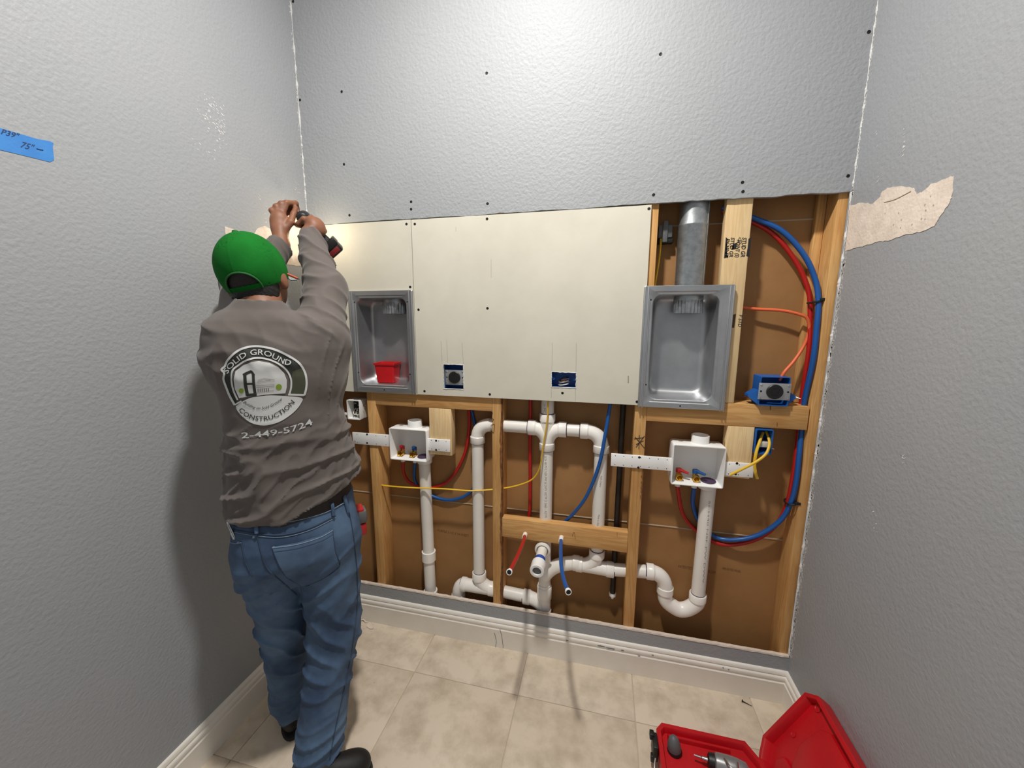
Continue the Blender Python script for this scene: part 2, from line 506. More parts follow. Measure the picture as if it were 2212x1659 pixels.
# baseboards with a moulded profile
PROF = [(0.0, 0.0), (0.0145, 0.0), (0.0145, 0.088), (0.0150, 0.091), (0.0120, 0.094), (0.0105, 0.0965), (0.0125, 0.100), (0.0130, 0.112), (0.0115, 0.116), (0.0075, 0.119), (0.0070, 0.1215), (0.0090, 0.1235), (0.0085, 0.132), (0.0060, 0.137), (0.0030, 0.1395), (0.0, 0.140)]
def g_profile(a_pts, b_pts):
    n = len(a_pts); V = list(a_pts) + list(b_pts); F = []
    for i in range(n):
        j = (i + 1) % n
        F.append((i, j, n + j, n + i))
    F.append(tuple(range(n - 1, -1, -1))); F.append(tuple(range(n, 2 * n)))
    return V, F
bb = struct('baseboard_back', g_profile([(d, -d, z) for d, z in PROF], [(W - d, -d, z) for d, z in PROF]), M['trim'], None, True)
tag(bb, 'white moulded baseboard along the back wall')
bl = struct('baseboard_left', g_profile([(d, YN, z) for d, z in PROF], [(d, -d, z) for d, z in PROF]), M['trim'], None, True)
tag(bl, 'white moulded baseboard behind the worker')
br = struct('baseboard_right', g_profile([(W - d, -d, z) for d, z in PROF], [(W - d, YN, z) for d, z in PROF]), M['trim'], None, True)
tag(br, 'white moulded baseboard behind the red case')
# dark scuffs on the back baseboard
def g_blob(c, u, v, ru, rv, n=9, jag=0.5, h=0.0006, nrm=None):
    c, u, v = np.array(c), np.array(u, float), np.array(v, float)
    nn = np.cross(u, v) if nrm is None else np.array(nrm, float)
    pts = []
    for k in range(n):
        a = 2 * math.pi * k / n; s = 1 - jag * rng.random()
        pts.append(c + u * ru * s * math.cos(a) + v * rv * s * math.sin(a))
    V = [tuple(p) for p in pts] + [tuple(p * 0.82 + c * 0.18 + nn * h) for p in pts]
    F = [(k, (k + 1) % n, n + (k + 1) % n, n + k) for k in range(n)] + [tuple(range(n, 2 * n))]
    return V, F
gs = []
for px, py, ru, rv in ((1300, 1396, .02, .004), (1320, 1401, .026, .003), (1345, 1405, .012, .003), (1380, 1417, .008, .002), (1562, 1442, .003, .003), (1574, 1446, .003, .003), (1225, 1384, .008, .003), (1410, 1415, .006, .002)):
    p = PY(px, py, -0.0137)
    gs.append(g_blob(p, (1, 0, 0.0), (0, 0, 1), ru, rv, nrm=(0, -1, 0), h=0.001))
g = join(*gs)
tag(add('scuff_marks', g[0], g[1], M['grey'], bb), kind='stuff')
for a in (((1068, 1367), (1072, 1385), (1070, 1400)), ((1080, 1360), (1084, 1375), (1087, 1399))):
    tube('scratch', [PY(x, y, -0.0147) for x, y in a], 0.0011, M['grey'], bb, 6)

# torn paint patches at shelf height, on both side walls
def patch(name, pix, plane, X, m, parent, sub=5, amp=0.003, h=0.0011):
    pts = [PX(x, y, X) for x, y in pix]
    out = []
    for i in range(len(pts)):
        a, b = pts[i], pts[(i + 1) % len(pts)]
        for k in range(sub):
            q = a + (b - a) * (k / sub)
            out.append(q + np.array([0, (rng.random() - .5) * amp, (rng.random() - .5) * amp]))
    out = np.array(out); c = out.mean(0); sgn = 1 if X < 1 else -1
    n = len(out)
    V = [tuple(p) for p in out] + [tuple(p + np.array([sgn * h, 0, 0])) for p in out]
    F = [(k, (k + 1) % n, n + (k + 1) % n, n + k) for k in range(n)]
    co = [Vector((p[1], p[2])) for p in out]
    r_ = delaunay_2d_cdt(co, [], [list(range(n))], 1, 1e-6)
    if len(r_[0]) == n:
        F += [tuple(n + i for i in f) for f in r_[2]]
    else:
        F.append(tuple(range(n, 2 * n)))
    return add(name, V, F, m, parent)
P3 = [(1827, 541), (1837, 445), (1858, 438), (1885, 440), (1903, 424), (1905, 415), (1917, 406), (1948, 402), (1975, 406), (1980, 420), (1994, 414), (2012, 398), (2035, 390), (2052, 382), (2062, 380), (2058, 420), (2052, 438), (2030, 470), (2020, 488), (1995, 500), (1960, 506), (1920, 520), (1900, 522), (1856, 534)]
tp = patch('torn_patch', P3, 'x', W - 0.0002, M['gypsum'], wall_right)
tp['label'] = 'cream torn gypsum patch'
tube('gouge', [PX(x, y, W - 0.0016) for x, y in ((1910, 437), (1935, 430), (1968, 413))], 0.0012, M['seam'], wall_right, 6)
gs = [g_blob(PX(x, y, W - 0.0014), (0, 1, 0), (0, 0, 1), .003, .0035, 7, nrm=(-1, 0, 0), h=.0003) for x, y in ((2010, 424), (1998, 442), (2016, 443), (2000, 454), (1990, 473), (1998, 473), (1947, 475), (1941, 460), (1930, 486), (1945, 492), (1912, 461), (1970, 485))]
g = join(*gs); tag(add('pit_marks', g[0], g[1], M['seam'], wall_right), kind='stuff')
P4 = [(486, 490), (530, 503), (548, 505), (556, 494), (572, 488), (582, 494), (600, 470), (620, 462), (652, 455), (658, 575), (640, 574), (612, 570), (560, 560), (500, 545), (488, 520)]
tp = patch('torn_patch', P4, 'x', 0.0002, M['gypsum'], wall_left)
tp['label'] = 'cream torn gypsum patch'
# joint compound smears and chips of paint on the side walls
def smear(px0, py0, n, sx, sy, X, parent, size=0.0045, slope=0.9):
    gs = []
    for k in range(n):
        dx, dy = rng.normal() * sx, rng.normal() * sy
        p = PX(px0 + dx, py0 + dy + slope * dx, X)
        gs.append(g_blob(p, (0, .8, -.6), (0, .6, .8), size * (0.6 + 1.6 * rng.random()), size * (0.25 + 0.5 * rng.random()), 8, .6, .0005, (1 if X < 1 else -1, 0, 0)))
    g = join(*gs)
    return tag(add('compound_smear', g[0], g[1], M['white_mud'], parent), kind='stuff')
smear(458, 248, 70, 14, 22, 0.0002, wall_left, 0.0036)
smear(440, 325, 10, 14, 8, 0.0002, wall_left, 0.0030)
smear(478, 280, 24, 9, 22, 0.0002, wall_left, 0.0034)
smear(560, 424, 4, 4, 3, 0.0002, wall_left, 0.003, 0)
smear(642, 420, 10, 4, 16, 0.0002, wall_left, 0.0030, 0)
smear(575, 470, 7, 2, 12, 0.0002, wall_left, 0.0030, 0)
for x, y, n, s in ((1950, 300, 5, 18), (1896, 385, 2, 3), (1952, 320, 4, 8), (1877, 690, 4, 12), (1950, 985, 5, 8), (1890, 1130, 5, 26), (1895, 300, 3, 10)):
    smear(x, y, n, 3, s, W - 0.0002, wall_right, 0.0038, 0)

# ragged white corner beads
def corner_bead(name, pts, r0, r1, parent, m='white_mud'):
    P_, R_ = [], []
    pts = np.array(pts, float)
    n = 260
    for k in range(n):
        t = k / (n - 1) * (len(pts) - 1); i = min(int(t), len(pts) - 2)
        P_.append(pts[i] + (pts[i + 1] - pts[i]) * (t - i) + rng.normal(size=3) * 0.0004)
        R_.append(r0 + (r1 - r0) * (.5 + .5 * math.sin(k * .37 + 2 * math.sin(k * .11))) ** 3 * (.6 + .4 * rng.random()))
    g = g_tube(P_, R_, 6)
    return add(name, g[0], g[1], M[m], parent)
corner_bead('corner_bead', [(0.001, -0.001, 1.92), (0.001, -0.001, 2.3), (0.001, -0.001, 3.0)], 0.0010, 0.0045, wall_left)
corner_bead('corner_bead', [(W - 0.001, -0.001, 1.93), (W - 0.001, -0.001, 3.0)], 0.0012, 0.004, wall_right)
corner_bead('torn_edge', [(W - 0.001, 0.004, 0.20), (W - 0.001, 0.004, 1.1), (W - 0.001, 0.003, 1.915)], 0.0008, 0.0060, wall_right, 'white_mud')

# chalky torn paint along the cut edges
def edge_chalk(parent, X, zs, sgn, n, w):
    gs = []
    for k in range(n):
        z = zs[0] + (zs[1] - zs[0]) * rng.random()
        y = -w * rng.random() ** 2.2
        gs.append(g_blob((X, y, z), (0, 1, 0), (0, 0, 1), .0025 + .005 * rng.random() * (1 + y / w), .003 + .007 * rng.random(), 8, .6, .0004, (sgn, 0, 0)))
    g = join(*gs)
    tag(add('edge_chalk', *g, M['chalk'], parent), kind='stuff')
edge_chalk(wall_right, W - .0002, (.2, 1.73), -1, 420, .016)
edge_chalk(wall_right, W - .0002, (1.88, 3.0), -1, 150, .008)
edge_chalk(wall_left, .0002, (1.93, 3.0), 1, 130, .012)
# screws in the painted wall
def screw_head(px, py, Y, parent, r=0.0042):
    p = PY(px, py, Y)
    g = g_lathe([(r * 1.35, 0.0), (r * 1.15, 0.0006), (r, 0.0004), (r * 0.35, 0.0001), (0.0, 0.0006)], p, (0, -1, 0), 10)
    return add('screw', g[0], g[1], M['screw'], parent)
for x, y in ((648, 216), (738, 198), (743, 355), (1051, 158), (1427, 117), (1877, 69), (1832, 380), (1604, 394), (1605, 414), (1412, 421), (888, 436), (888, 452), (1053, 440), (755, 465), (633, 3), (668, 466)):
    screw_head(x, y, 0.0, wall_back)

# ================================================================== FRAMING
def beam(name, x0, x1, y0, y1, z0, z1, m, label):
    o = box(name, x0, x1, y0, y1, z0, z1, m, None, bev=0.0018)
    return tag(o, label, 'stud' if 'stud' in name else 'lumber')
beam('bottom_plate', 0.0, W, YS, YB, 0.0, 0.036, M['woodx'], 'pine bottom plate lying behind the low grey strip')
s1 = beam('wall_stud', 0.234, 0.278, YS, YB, 0.036, 1.200, M['woodz'], 'pine stud beside the worker, left of the left laundry valve box')
s2 = beam('wall_stud', 0.836, 0.880, YS, YB, 0.036, 3.0, M['woodz'], 'pine stud with dark bark edge holding the left end of the pipe block')
s3 = beam('wall_stud', 1.420, 1.464, YS, YB, 0.036, 3.0, M['woodz'], 'pine stud marked with a scribbled X, behind the long white bracket')
s4 = beam('wall_stud', 2.018, W - 0.001, YS, YB, 0.036, 3.0, M['woodz'], 'wide pine corner stud against the right side wall')
sL = beam('wall_stud', 0.002, 0.042, YS, YB, 0.036, 3.0, M['woodz'], 'pine corner stud in shadow behind the worker')
nl = beam('nailing_strip', 1.990, 2.017, 0.080, YB, 1.205, 1.95, M['woodz'], 'thin pine nailing strip behind the red tube loop')
fs = beam('flat_stud', 1.6865, 1.768, YS, 0.0507, 1.204, 3.0, M['palez'], 'pale stud set flat with black stamped lettering')
hr = beam('header_block', 1.4645, 2.014, YS, YB, 1.117, 1.203, M['woodx'], 'pine header block under the right dryer vent box')
hl = beam('header_block', 0.2785, 0.8355, YS, YB, 1.120, 1.200, M['woodx'], 'pine header block under the left dryer vent box')
pb = beam('pipe_block', 0.8805, 1.4195, YS - 0.002, 0.048, 0.548, 0.638, M['woodx'], 'short pine block holding the red and blue stub-outs')
c1 = beam('cripple_block', 0.543, 0.648, YS, 0.060, 0.905, 1.1195, M['palez'], 'short pale block right of the left laundry valve box')
c2 = beam('cripple_block', 1.7555, 1.846, YS, 0.060, 0.915, 1.1165, M['palez'], 'short pale block right of the right laundry valve box')
# bark edge on stud 2, partly torn
V, F = [], []
n = 60
for k in range(n):
    z = 0.15 + 1.03 * k / (n - 1)
    wd = 0.006 + 0.008 * (0.5 + 0.5 * math.sin(k * 0.31)) * rng.random() ** .5
    V += [(0.8808 - wd, YS - 0.0005, z), (0.8806, YS - 0.0008, z), (0.8806, YS + 0.012 + 0.01 * rng.random(), z)]
for k in range(n - 1):
    a = 3 * k
    F += [(a, a + 1, a + 4, a + 3), (a + 1, a + 2, a + 5, a + 4)]
add('bark_edge', V, F, M['bark'], s2)
V, F = [], []
for k in range(18):
    z = 0.78 + 0.14 * k / 17
    wd = 0.003 + 0.012 * rng.random() * math.sin(math.pi * k / 17)
    V += [(1.4645 - wd, YS - 0.0006, z), (1.4648, YS - 0.0008, z), (1.4648, YS + 0.02, z)]
for k in range(17):
    a = 3 * k
    F += [(a, a + 1, a + 4, a + 3), (a + 1, a + 2, a + 5, a + 4)]
add('bark_edge', V, F, M['bark'], s3)

# ------------------------------------------------------------------ lettering laid on real surfaces
def glyphs(txt, bold=0.0, shear=0.0):
    cu = bpy.data.curves.new('lettering', 'FONT')
    cu.body = txt; cu.resolution_u = 2; cu.offset = bold; cu.shear = shear
    ob = bpy.data.objects.new('lettering', cu)
    me = bpy.data.meshes.new_from_object(ob)
    v = [(p.co.x, p.co.y) for p in me.vertices]; f = [tuple(p.vertices) for p in me.polygons]
    bpy.data.objects.remove(ob); bpy.data.curves.remove(cu); bpy.data.meshes.remove(me)
    return v, f
def path_map(path, v, height, stretch=True):
    P_ = np.array(catmull([tuple(p) for p in path], 10)) if len(path) > 2 else np.array(path, float)
    seg = np.linalg.norm(np.diff(P_, axis=0), axis=1); cum = np.concatenate([[0], np.cumsum(seg)])
    v = np.array(v); x0, x1 = v[:, 0].min(), v[:, 0].max()
    sx = cum[-1] / (x1 - x0) if stretch else height / 0.7
    out = []
    for x, y in v:
        s = (x - x0) * sx
        i = int(np.clip(np.searchsorted(cum, s) - 1, 0, len(seg) - 1))
        T = (P_[i + 1] - P_[i]) / (seg[i] + 1e-9)
        q = P_[i] + T * (s - cum[i])
        N = np.array([T[1], -T[0]])      # up in the picture
        out.append(q + N * (y / 0.7 * height))
    return out
def lettering(name, txt, path, height, proj, m, parent, bold=0.0, shear=0.0, stretch=True):
    v, f = glyphs(txt, bold, shear)
    q = path_map(path, v, height, stretch)
    return add(name, [proj(a, b) for a, b in q], f, m, parent)
onY = lambda Y: (lambda a, b: PY(a, b, Y))
onX = lambda X: (lambda a, b: PX(a, b, X))
def pen(name, pts, r, proj, m, parent):
    return tube(name, [proj(a, b) for a, b in pts], r, m, parent, 6)
# black mill stamps on the flat stud, reading downwards
q = onY(YS - 0.0003)
def quad_px(name, pix, proj, m, parent, th=0.0003):
    pts = [np.array(proj(a, b)) for a, b in pix]; n = len(pts)
    V = [tuple(p) for p in pts]
    return add(name, V, [tuple(range(n - 1, -1, -1))], m, parent)
quad_px('stamp_block', [(1568, 512), (1572, 516), (1570, 545), (1573, 556), (1564, 558)], q, M['blackink'], fs)
quad_px('stamp_block', [(1617, 516), (1623, 512), (1619, 556), (1612, 553), (1615, 535)], q, M['blackink'], fs)
quad_px('stamp_block', [(1583, 527), (1592, 524), (1590, 538), (1580, 540)], q, M['blackink'], fs)
lettering('stamp', 'POINT', [(1570, 516), (1566, 557)], 7, q, M['blackink'], fs, 0.02)
lettering('stamp', 'STUD GR', [(1579, 513), (1575, 556)], 8, q, M['blackink'], fs, 0.03)
lettering('stamp', 'POINT (S)', [(1592, 518), (1588, 556)], 8, q, M['blackink'], fs, 0.03)
lettering('stamp', 'STUD GR', [(1604, 513), (1600, 556)], 9, q, M['blackink'], fs, 0.03)
pen('stamp_triangle', [(1593, 524), (1598, 513), (1602, 524), (1593, 524)], 0.0009, q, M['blackink'], fs)
quad_px('stamp_block', [(1583, 680), (1590, 678), (1586, 708), (1580, 708)], q, M['brownink'], fs)
lettering('stamp', 'P STD', [(1597, 680), (1594, 706)], 8, q, M['blackink'], fs, 0.02)
q = onY(YS - 0.0008)
for a in ([(1058, 888), (1064, 892), (1060, 902), (1066, 906), (1062, 912)], [(1060, 920), (1068, 917), (1066, 935), (1061, 928)]): pen('pencil_mark', a, 0.0009, q, M['blackink'], s2)
for a in ([(1372, 944), (1392, 968)], [(1392, 942), (1374, 966)], [(1370, 948), (1391, 945)], [(1381, 940), (1380, 970)], [(1374, 960), (1390, 952)]): pen('marker_scribble', a, 0.0012, q, M['blackink'], s3)
for a in ([(784, 866), (790, 870), (785, 876), (791, 880), (788, 884)], [(785, 903), (793, 905), (796, 915)]): pen('pencil_mark', a, 0.0009, q, M['blackink'], s1)
pen('pencil_mark', [(1664.5, 872), (1664, 885)], 0.0009, q, M['blackink'], hr)
pen('pencil_mark', [(1679, 913), (1678.5, 921)], 0.0007, q, M['brownink'], hr)
pen('pencil_mark', [(1236, 1158), (1240, 1150), (1243, 1165)], 0.0006, onY(YS - .0025), M['brownink'], pb)
pen('pencil_mark', [(1333, 1150), (1333, 1158)], 0.0006, onY(YS - .0025), M['brownink'], pb)
# faint print on the brown board paper
q = onY(YB - 0.0004)
for t, a, h in (('PATENTED SEE GYPSUM.COM', [(1465, 1226), (1545, 1240)], 6), ('PURPLE 2-1/2 X 54 SHEET', [(945, 1148), (1012, 1160)], 5), ('FIRE-RATED PANEL', [(1560, 1230), (1600, 1237)], 5)):
    lettering('board_print', t, a, h, q, M['brownink'], wall_rear)
# ================================================================== NEW DRYWALL PANELS
pl_holes = [(0.215, 0.468, 1.215, 1.605)]
o = add('drywall_sheet', *g_panel(0.002, 0.4955, 1.1795, 1.914, 0.0, TB, pl_holes), M['board'])
dl = tag(o, 'narrow bare drywall sheet around the left dryer vent box', 'drywall')
o = add('drywall_sheet', *g_panel(0.4985, 1.437, 1.1815, 1.9135, 0.0, TB, [(0.622, 0.7145, 1.212, 1.3185), (1.090, 1.189, 1.2385, 1.3005)]), M['board'])
dm = tag(o, 'wide bare drywall sheet with two square outlet cut-outs', 'drywall')
for x, y in ((878, 484), (886, 620)): screw_head(x, y, 0.0, dl)
for x, y in ((896, 484), (904, 669), (1053, 666), (917, 845), (1058, 852), (1215, 849), (1402, 451), (1052, 473), (1376, 868)): screw_head(x, y, 0.0, dm)
q = onY(-0.0002)
for a in ([(953, 737), (955, 783)], [(965, 733), (967, 786)], [(998, 740), (1001, 787)], [(1193, 740), (1192, 802)], [(1245, 740), (1244, 804)], [(1191, 840), (1191, 860)], [(1243, 840), (1243, 866)], [(1061, 560), (1061, 600)], [(985, 490), (985, 500)]):
    pen('pencil_line', a, 0.0005, q, M['pencilink'], dm)
pen('smudge', [(1357, 812), (1357, 826)], 0.0018, q, M['pencilink'], dm)
# broken white lip round the cut-outs
for x0, x1, z0, z1 in ((0.622, 0.7145, 1.212, 1.3185), (1.090, 1.189, 1.2385, 1.3005)):
    P_ = []
    for a, b in (((x0, z0), (x1, z0)), ((x1, z0), (x1, z1)), ((x1, z1), (x0, z1)), ((x0, z1), (x0, z0))):
        for k in range(14):
            t = k / 14
            P_.append((a[0] + (b[0] - a[0]) * t + rng.normal() * .0005, -0.0004, a[1] + (b[1] - a[1]) * t + rng.normal() * .0005))
    P_.append(P_[0])
    g = g_tube(P_, [0.0008 + 0.0014 * rng.random() for _ in P_], 5)
    add('torn_edge', g[0], g[1], M['white_mud'], dm)

# ================================================================== DRYER VENT BOXES
def vent_box(x0, x1, z0, z1, yf, label, duct_x, duct_y, sh=0.0, ex=0.0):
    cx, cz, hw, hh = (x0 + x1) / 2, (z0 + z1) / 2, (x1 - x0) / 2, (z1 - z0) / 2
    root = empty('dryer_vent_box', (cx, yf, z0), label, 'vent box', 'recessed dryer vent boxes')
    def lp(dw, r, y, dz=0):
        k = min(1.0, max(0.0, (dw - .0015) / .018))
        return [(a, y, b) for a, b in rrect(cx + sh * k, cz + dz, hw - dw - ex * k, hh - dw, r)]
    d = YB - 0.006
    fl = [lp(0.0, .006, yf + .006), lp(0.0, .006, yf), lp(.0015, .006, yf - .0015), lp(.020, .020, yf - .0015), lp(.0225, .022, yf + .0008), lp(.030, .028, yf + .0008), lp(.032, .030, yf + .003)]
    add('flange', *g_loops(fl, False, False), M['alum'], root, True, 35)
    ins = [lp(.032, .030, yf + .003), lp(.0345, .032, yf + .010), lp(.037, .035, yf + .05), lp(.040, .036, d - .022), lp(.045, .034, d - .008), lp(.055, .030, d - .001), lp(.066, .024, d)]
    add('recess', *g_loops(ins, False, True), M['alum'], root, True, 60)
    for sx, xa in ((-1, x0), (1, x1)):
        for k, dx in enumerate((0.004, 0.016)):
            xx = xa - sx * dx
            g = g_box(xx - .0022, xx + .0022, yf - .0042, yf, z0 - 0.004, z1 - 0.004 if sx > 0 else z1 - .004, .001)
            add('flange_rail', *g, M['alum'], root, True)
    for px, pz in ((-1, .78), (1, .78), (-1, -.62), (1, -.62), (0, -.955)):
        p = (cx + px * (hw - .026), yf + .0006 if px else yf - .0017, cz + pz * hh)
        g = g_lathe([(.0032, 0), (.0024, .0008), (0, .0008)], p, (0, -1, 0), 8)
        add('screw_hole', *g, M['dark'], root)
    # crimped duct collar entering through the top of the recess
    zt = z1 - .034
    V, F = [], []
    seg = 96
    prof = [(.051, zt + .012, 0), (.051, zt - .012, 0), (.0525, zt - .016, 0), (.0505, zt - .020, .6), (.0495, zt - .034, 1.5), (.0490, zt - .064, 1.7), (.0475, zt - .064, 1.7), (.0485, zt - .02, 0)]
    for r_, z, c in prof:
        for k in range(seg):
            a = 2 * math.pi * k / seg
            rr = r_ + c * .0018 * math.cos(24 * a)
            V.append((duct_x + rr * math.cos(a), duct_y + rr * .80 * math.sin(a), z))
    for i in range(len(prof) - 1):
        for k in range(seg):
            a0, b0 = i * seg + k, i * seg + (k + 1) % seg
            F.append((a0, b0, b0 + seg, a0 + seg))
    add('duct_collar', V, F, M['galv'], root, True, 60)
    return root
vbL = vent_box(0.187, 0.494, 1.186, 1.631, -0.0075, 'dull steel recessed dryer vent box holding a red cup', 0.372, 0.052)
vbR = vent_box(1.427, 1.733, 1.177, 1.631, -0.004, 'bright steel recessed dryer vent box under a round duct', 1.592, 0.052, -.0065, .009)
# round duct above the right box
dc = empty('vent_duct', (1.592, 0.055, 1.632), 'round galvanised duct rising from the right vent box', 'duct')
ra = .0515
prof = [(ra, 0), (ra, .21), (ra + .0015, .213), (ra + .0015, .217), (ra, .22), (ra - .001, .30), (ra - .001, .9)]
def duct(name, prof, mt):
    v, f = g_lathe(prof, (1.592, 0.055, 1.632), (0, 0, 1), 40)
    v = [(a, 0.055 + (b - .055) * .82, c) for a, b, c in v]
    return add(name, v, f, mt, dc, True, 40)
duct('duct_tube', prof, M['galv'])
g = g_tube([(1.592 + .0515 * math.cos(-.62), .055 + .0515 * .82 * math.sin(-.62), z) for z in (1.634, 1.8, 2.1)], .0035, 8, True, .6)
add('lock_seam', *g, M['galv'], dc, True)

# red square cup standing in the left box
cup = empty('red_cup', (0.328, 0.05, 1.223), 'small red square plastic cup standing in the left vent box', 'cup')
def lp(hw, y0, y1, z, r=.006): return [(a, b, z) for a, b in rrect(.328, (y0 + y1) / 2, hw, (y1 - y0) / 2, r, 4)]
zb = 1.2245; zt = 1.314
ang = Matrix.Rotation(math.radians(6), 4, 'Z')
def rot(loop): return [tuple(Vector((.328, .05, 0)) + ang @ (Vector(p) - Vector((.328, .05, 0)))) for p in loop]
L_ = [lp(.039, .016, .080, zb), lp(.046, .010, .086, zt - .010), lp(.0495, .0065, .0895, zt - .009), lp(.0505, .0055, .0905, zt), lp(.046, .010, .086, zt), lp(.037, .018, .078, zb + .004)]
v, f = g_loops([rot(l) for l in L_], True, True)
v = [(a, min(max(b, .0), .089), c) for a, b, c in v]
add('cup_body', v, f, M['redcup'], cup, True, 30)

# ================================================================== DRAIN PIPES (one glued run)
YP = 0.057; RP = 0.0272; RF = 0.0300; RH = 0.0335
def X_(px, py): p = PY(px, py, YP); return p
dp = empty('drain_pipe_run', (1.067, YP, 0.036), 'white PVC drain and vent pipe run behind the studs', 'pipe')
def pipe(a, b, r=RP, name='pipe'):
    return cyl(name, a, b, r, M['pvc'], dp, seg=28)
def hub(p, d, ln=.030, r=RH):
    p, d = np.array(p, float), np.array(d, float); d /= np.linalg.norm(d)
    g = g_lathe([(RF - .001, -.008), (RF, -.004), (r, 0), (r, ln - .002), (r - .0015, ln), (RP + .0003, ln), (RP + .0003, ln - .006)], p, d, 28)
    add('hub', *g, M['pvcfit'], dp, True, 40)
    g = g_lathe([(RP + .0006, ln - .001), (RP + .0006, ln + .0035)], p, d, 28)
    add('primer_ring', *g, M['primer'], dp, True)
def bend(p0, corner, p1, name='elbow', r=RF, n=10):
    p0, c, p1 = [np.array(a, float) for a in (p0, corner, p1)]
    pts = [(1 - t) ** 2 * p0 + 2 * t * (1 - t) * (c * .86 + (p0 + p1) * .07) + t * t * p1 for t in np.linspace(0, 1, n)]
    g = g_tube(pts, r, 28)
    add(name, *g, M['pvcfit'], dp, True, 60)
zx = X_(1115, 921)[2]; xl, xc, xr = .755, 1.069, 1.297
A = np.array
# upper loop
pipe((xc, YP, .25), (xc, YP, 1.185))
pipe((xl + .05, YP, zx), (xc - .05, YP, zx))
pipe((xc + .05, YP, zx), (xr - .05, YP, zx))
bend((xl, YP, zx - .062), (xl, YP, zx), (xl + .062, YP, zx)); hub((xl, YP, zx - .058), (0, 0, -1))
bend((xr, YP, zx - .062), (xr, YP, zx), (xr - .062, YP, zx)); hub((xr, YP, zx - .058), (0, 0, -1)); hub((xr - .058, YP, zx), (-1, 0, 0))
# double wye in the middle
cyl('cross_fitting', (xc, YP, zx - .075), (xc, YP, zx + .045), RF, M['pvcfit'], dp, seg=28)
hub((xc, YP, zx + .035), (0, 0, 1)); hub((xc, YP, zx - .065), (0, 0, -1))
bend((xc, YP, zx - .06), (xc + .005, YP, zx), (xc + .062, YP, zx), 'cross_branch'); bend((xc, YP, zx - .06), (xc - .005, YP, zx), (xc - .062, YP, zx), 'cross_branch')
hub((xc + .052, YP, zx), (1, 0, 0)); hub((xc - .052, YP, zx), (-1, 0, 0))
# left drop
zl = X_(1040, 1268)[2]
pipe((xl, YP, zl + .06), (xl, YP, zx - .06))
hub((xl, YP, zl + .045), (0, 0, 1), .034)
cyl('tee_fitting', (xl - .075, YP, zl), (xl + .062, YP, zl), RF, M['pvcfit'], dp, seg=28)
bend((xl, YP, zl + .05), (xl + .004, YP, zl + .01), (xl + .06, YP, zl), 'tee_branch')
hub((xl - .068, YP, zl), (-1, 0, 0), .022); hub((xl + .05, YP, zl), (1, 0, 0), .030)
xe = X_(990, 1275)[0]
bend((xl - .078, YP, zl), (xe, YP, zl), (xe, YP, zl - .062), 'elbow'); hub((xe, YP, zl - .058), (0, 0, -1), .03)
pipe((xe, YP, .075), (xe, YP, zl - .06))
x1_, z1_ = X_(930, 1270)[0], X_(930, 1280)[2]
bend((xe, YP, .09), (xe, YP, .045), ((xe + x1_) / 2, YP, .068), 'trap_bend'); bend(((xe + x1_) / 2, YP, .068), (x1_, YP, .05), (x1_, YP, .12), 'trap_bend')
# branch to the middle stack
zs = X_(1165, 1296)[2]
pipe((xl + .05, YP, zl), (xc - .06, YP, zl - .012))
bend((xc - .075, YP, zl - .012), (xc - .02, YP, zl - .014), (xc, YP, zl - .065), 'wye_branch'); hub((xc - .068, YP, zl - .012), (-1, 0, 0), .03)
cyl('wye_fitting', (xc, YP, zl - .13), (xc, YP, zl + .07), RF, M['pvcfit'], dp, seg=28)
hub((xc, YP, zl + .03), (0, 0, -1), .03); hub((xc, YP, zl + .03), (0, 0, 1), .03); hub((xc, YP, zl - .06), (0, 0, -1), .03)
pipe((xc, YP, .036), (xc, YP, zl - .1))
# right branch: long sweep, tee under the right drop, arm and trap
zr = X_(1290, 1224)[2]
bend((xc, YP, zr - .085), (xc + .03, YP, zr - .005), (xr - .085, YP, zr + .004), 'sweep_branch', RF, 14)
hub((xr - .10, YP, zr + .003), (1, 0, 0), .026)
cyl('tee_fitting', (xr - .075, YP, zr), (xr + .055, YP, zr - .004), RF, M['pvcfit'], dp, seg=28)
hub((xr - .062, YP, zr), (-1, 0, 0), .026); hub((xr + .045, YP, zr - .004), (1, 0, 0), .03)
bend((xr, YP, zr + .06), (xr - .004, YP, zr + .01), (xr - .05, YP, zr), 'tee_branch')
hub((xr, YP, zr + .05), (0, 0, 1), .03)
pipe((xr, YP, zr + .06), (xr, YP, zx - .06))
z5 = X_(1400, 1234)[2]; x5, x6 = X_(1437, 1265)[0], X_(1507, 1290)[0]
pipe((xr + .05, YP, zr - .004), (x5 - .05, YP, z5))
bend((x5 - .06, YP, z5), (x5, YP, z5), (x5, YP, z5 - .065)); hub((x5 - .052, YP, z5), (-1, 0, 0), .028)
zt2 = X_(1440, 1275)[2]
g = g_lathe([(RF, -.016), (RH, -.014), (RH, .012), (RF, .014)], (x5, YP, zt2 + .004), (0, 0, 1), 28)
add('hub', *g, M['pvcfit'], dp, True, 40)
zu = X_(1475, 1312)[2]
U = [(x5, YP, zt2), (x5 + .006, YP, zt2 - .045), ((x5 * .72 + x6 * .28), YP, zu - .002), ((x5 + x6) / 2, YP, zu - .012), ((x5 * .25 + x6 * .75), YP, zu), (x6 - .002, YP, zu + .032), (x6, YP, zu + .06)]
g = g_tube(catmull(U, 6), RF, 28); add('trap_bend', *g, M['pvcfit'], dp, True, 60)
hub((x6, YP, zu + .046), (0, 0, 1), .03)
x7 = X_(1530, 1062)[0]
pipe((x6, YP, zu + .05), (x7, YP, .868), name='standpipe')
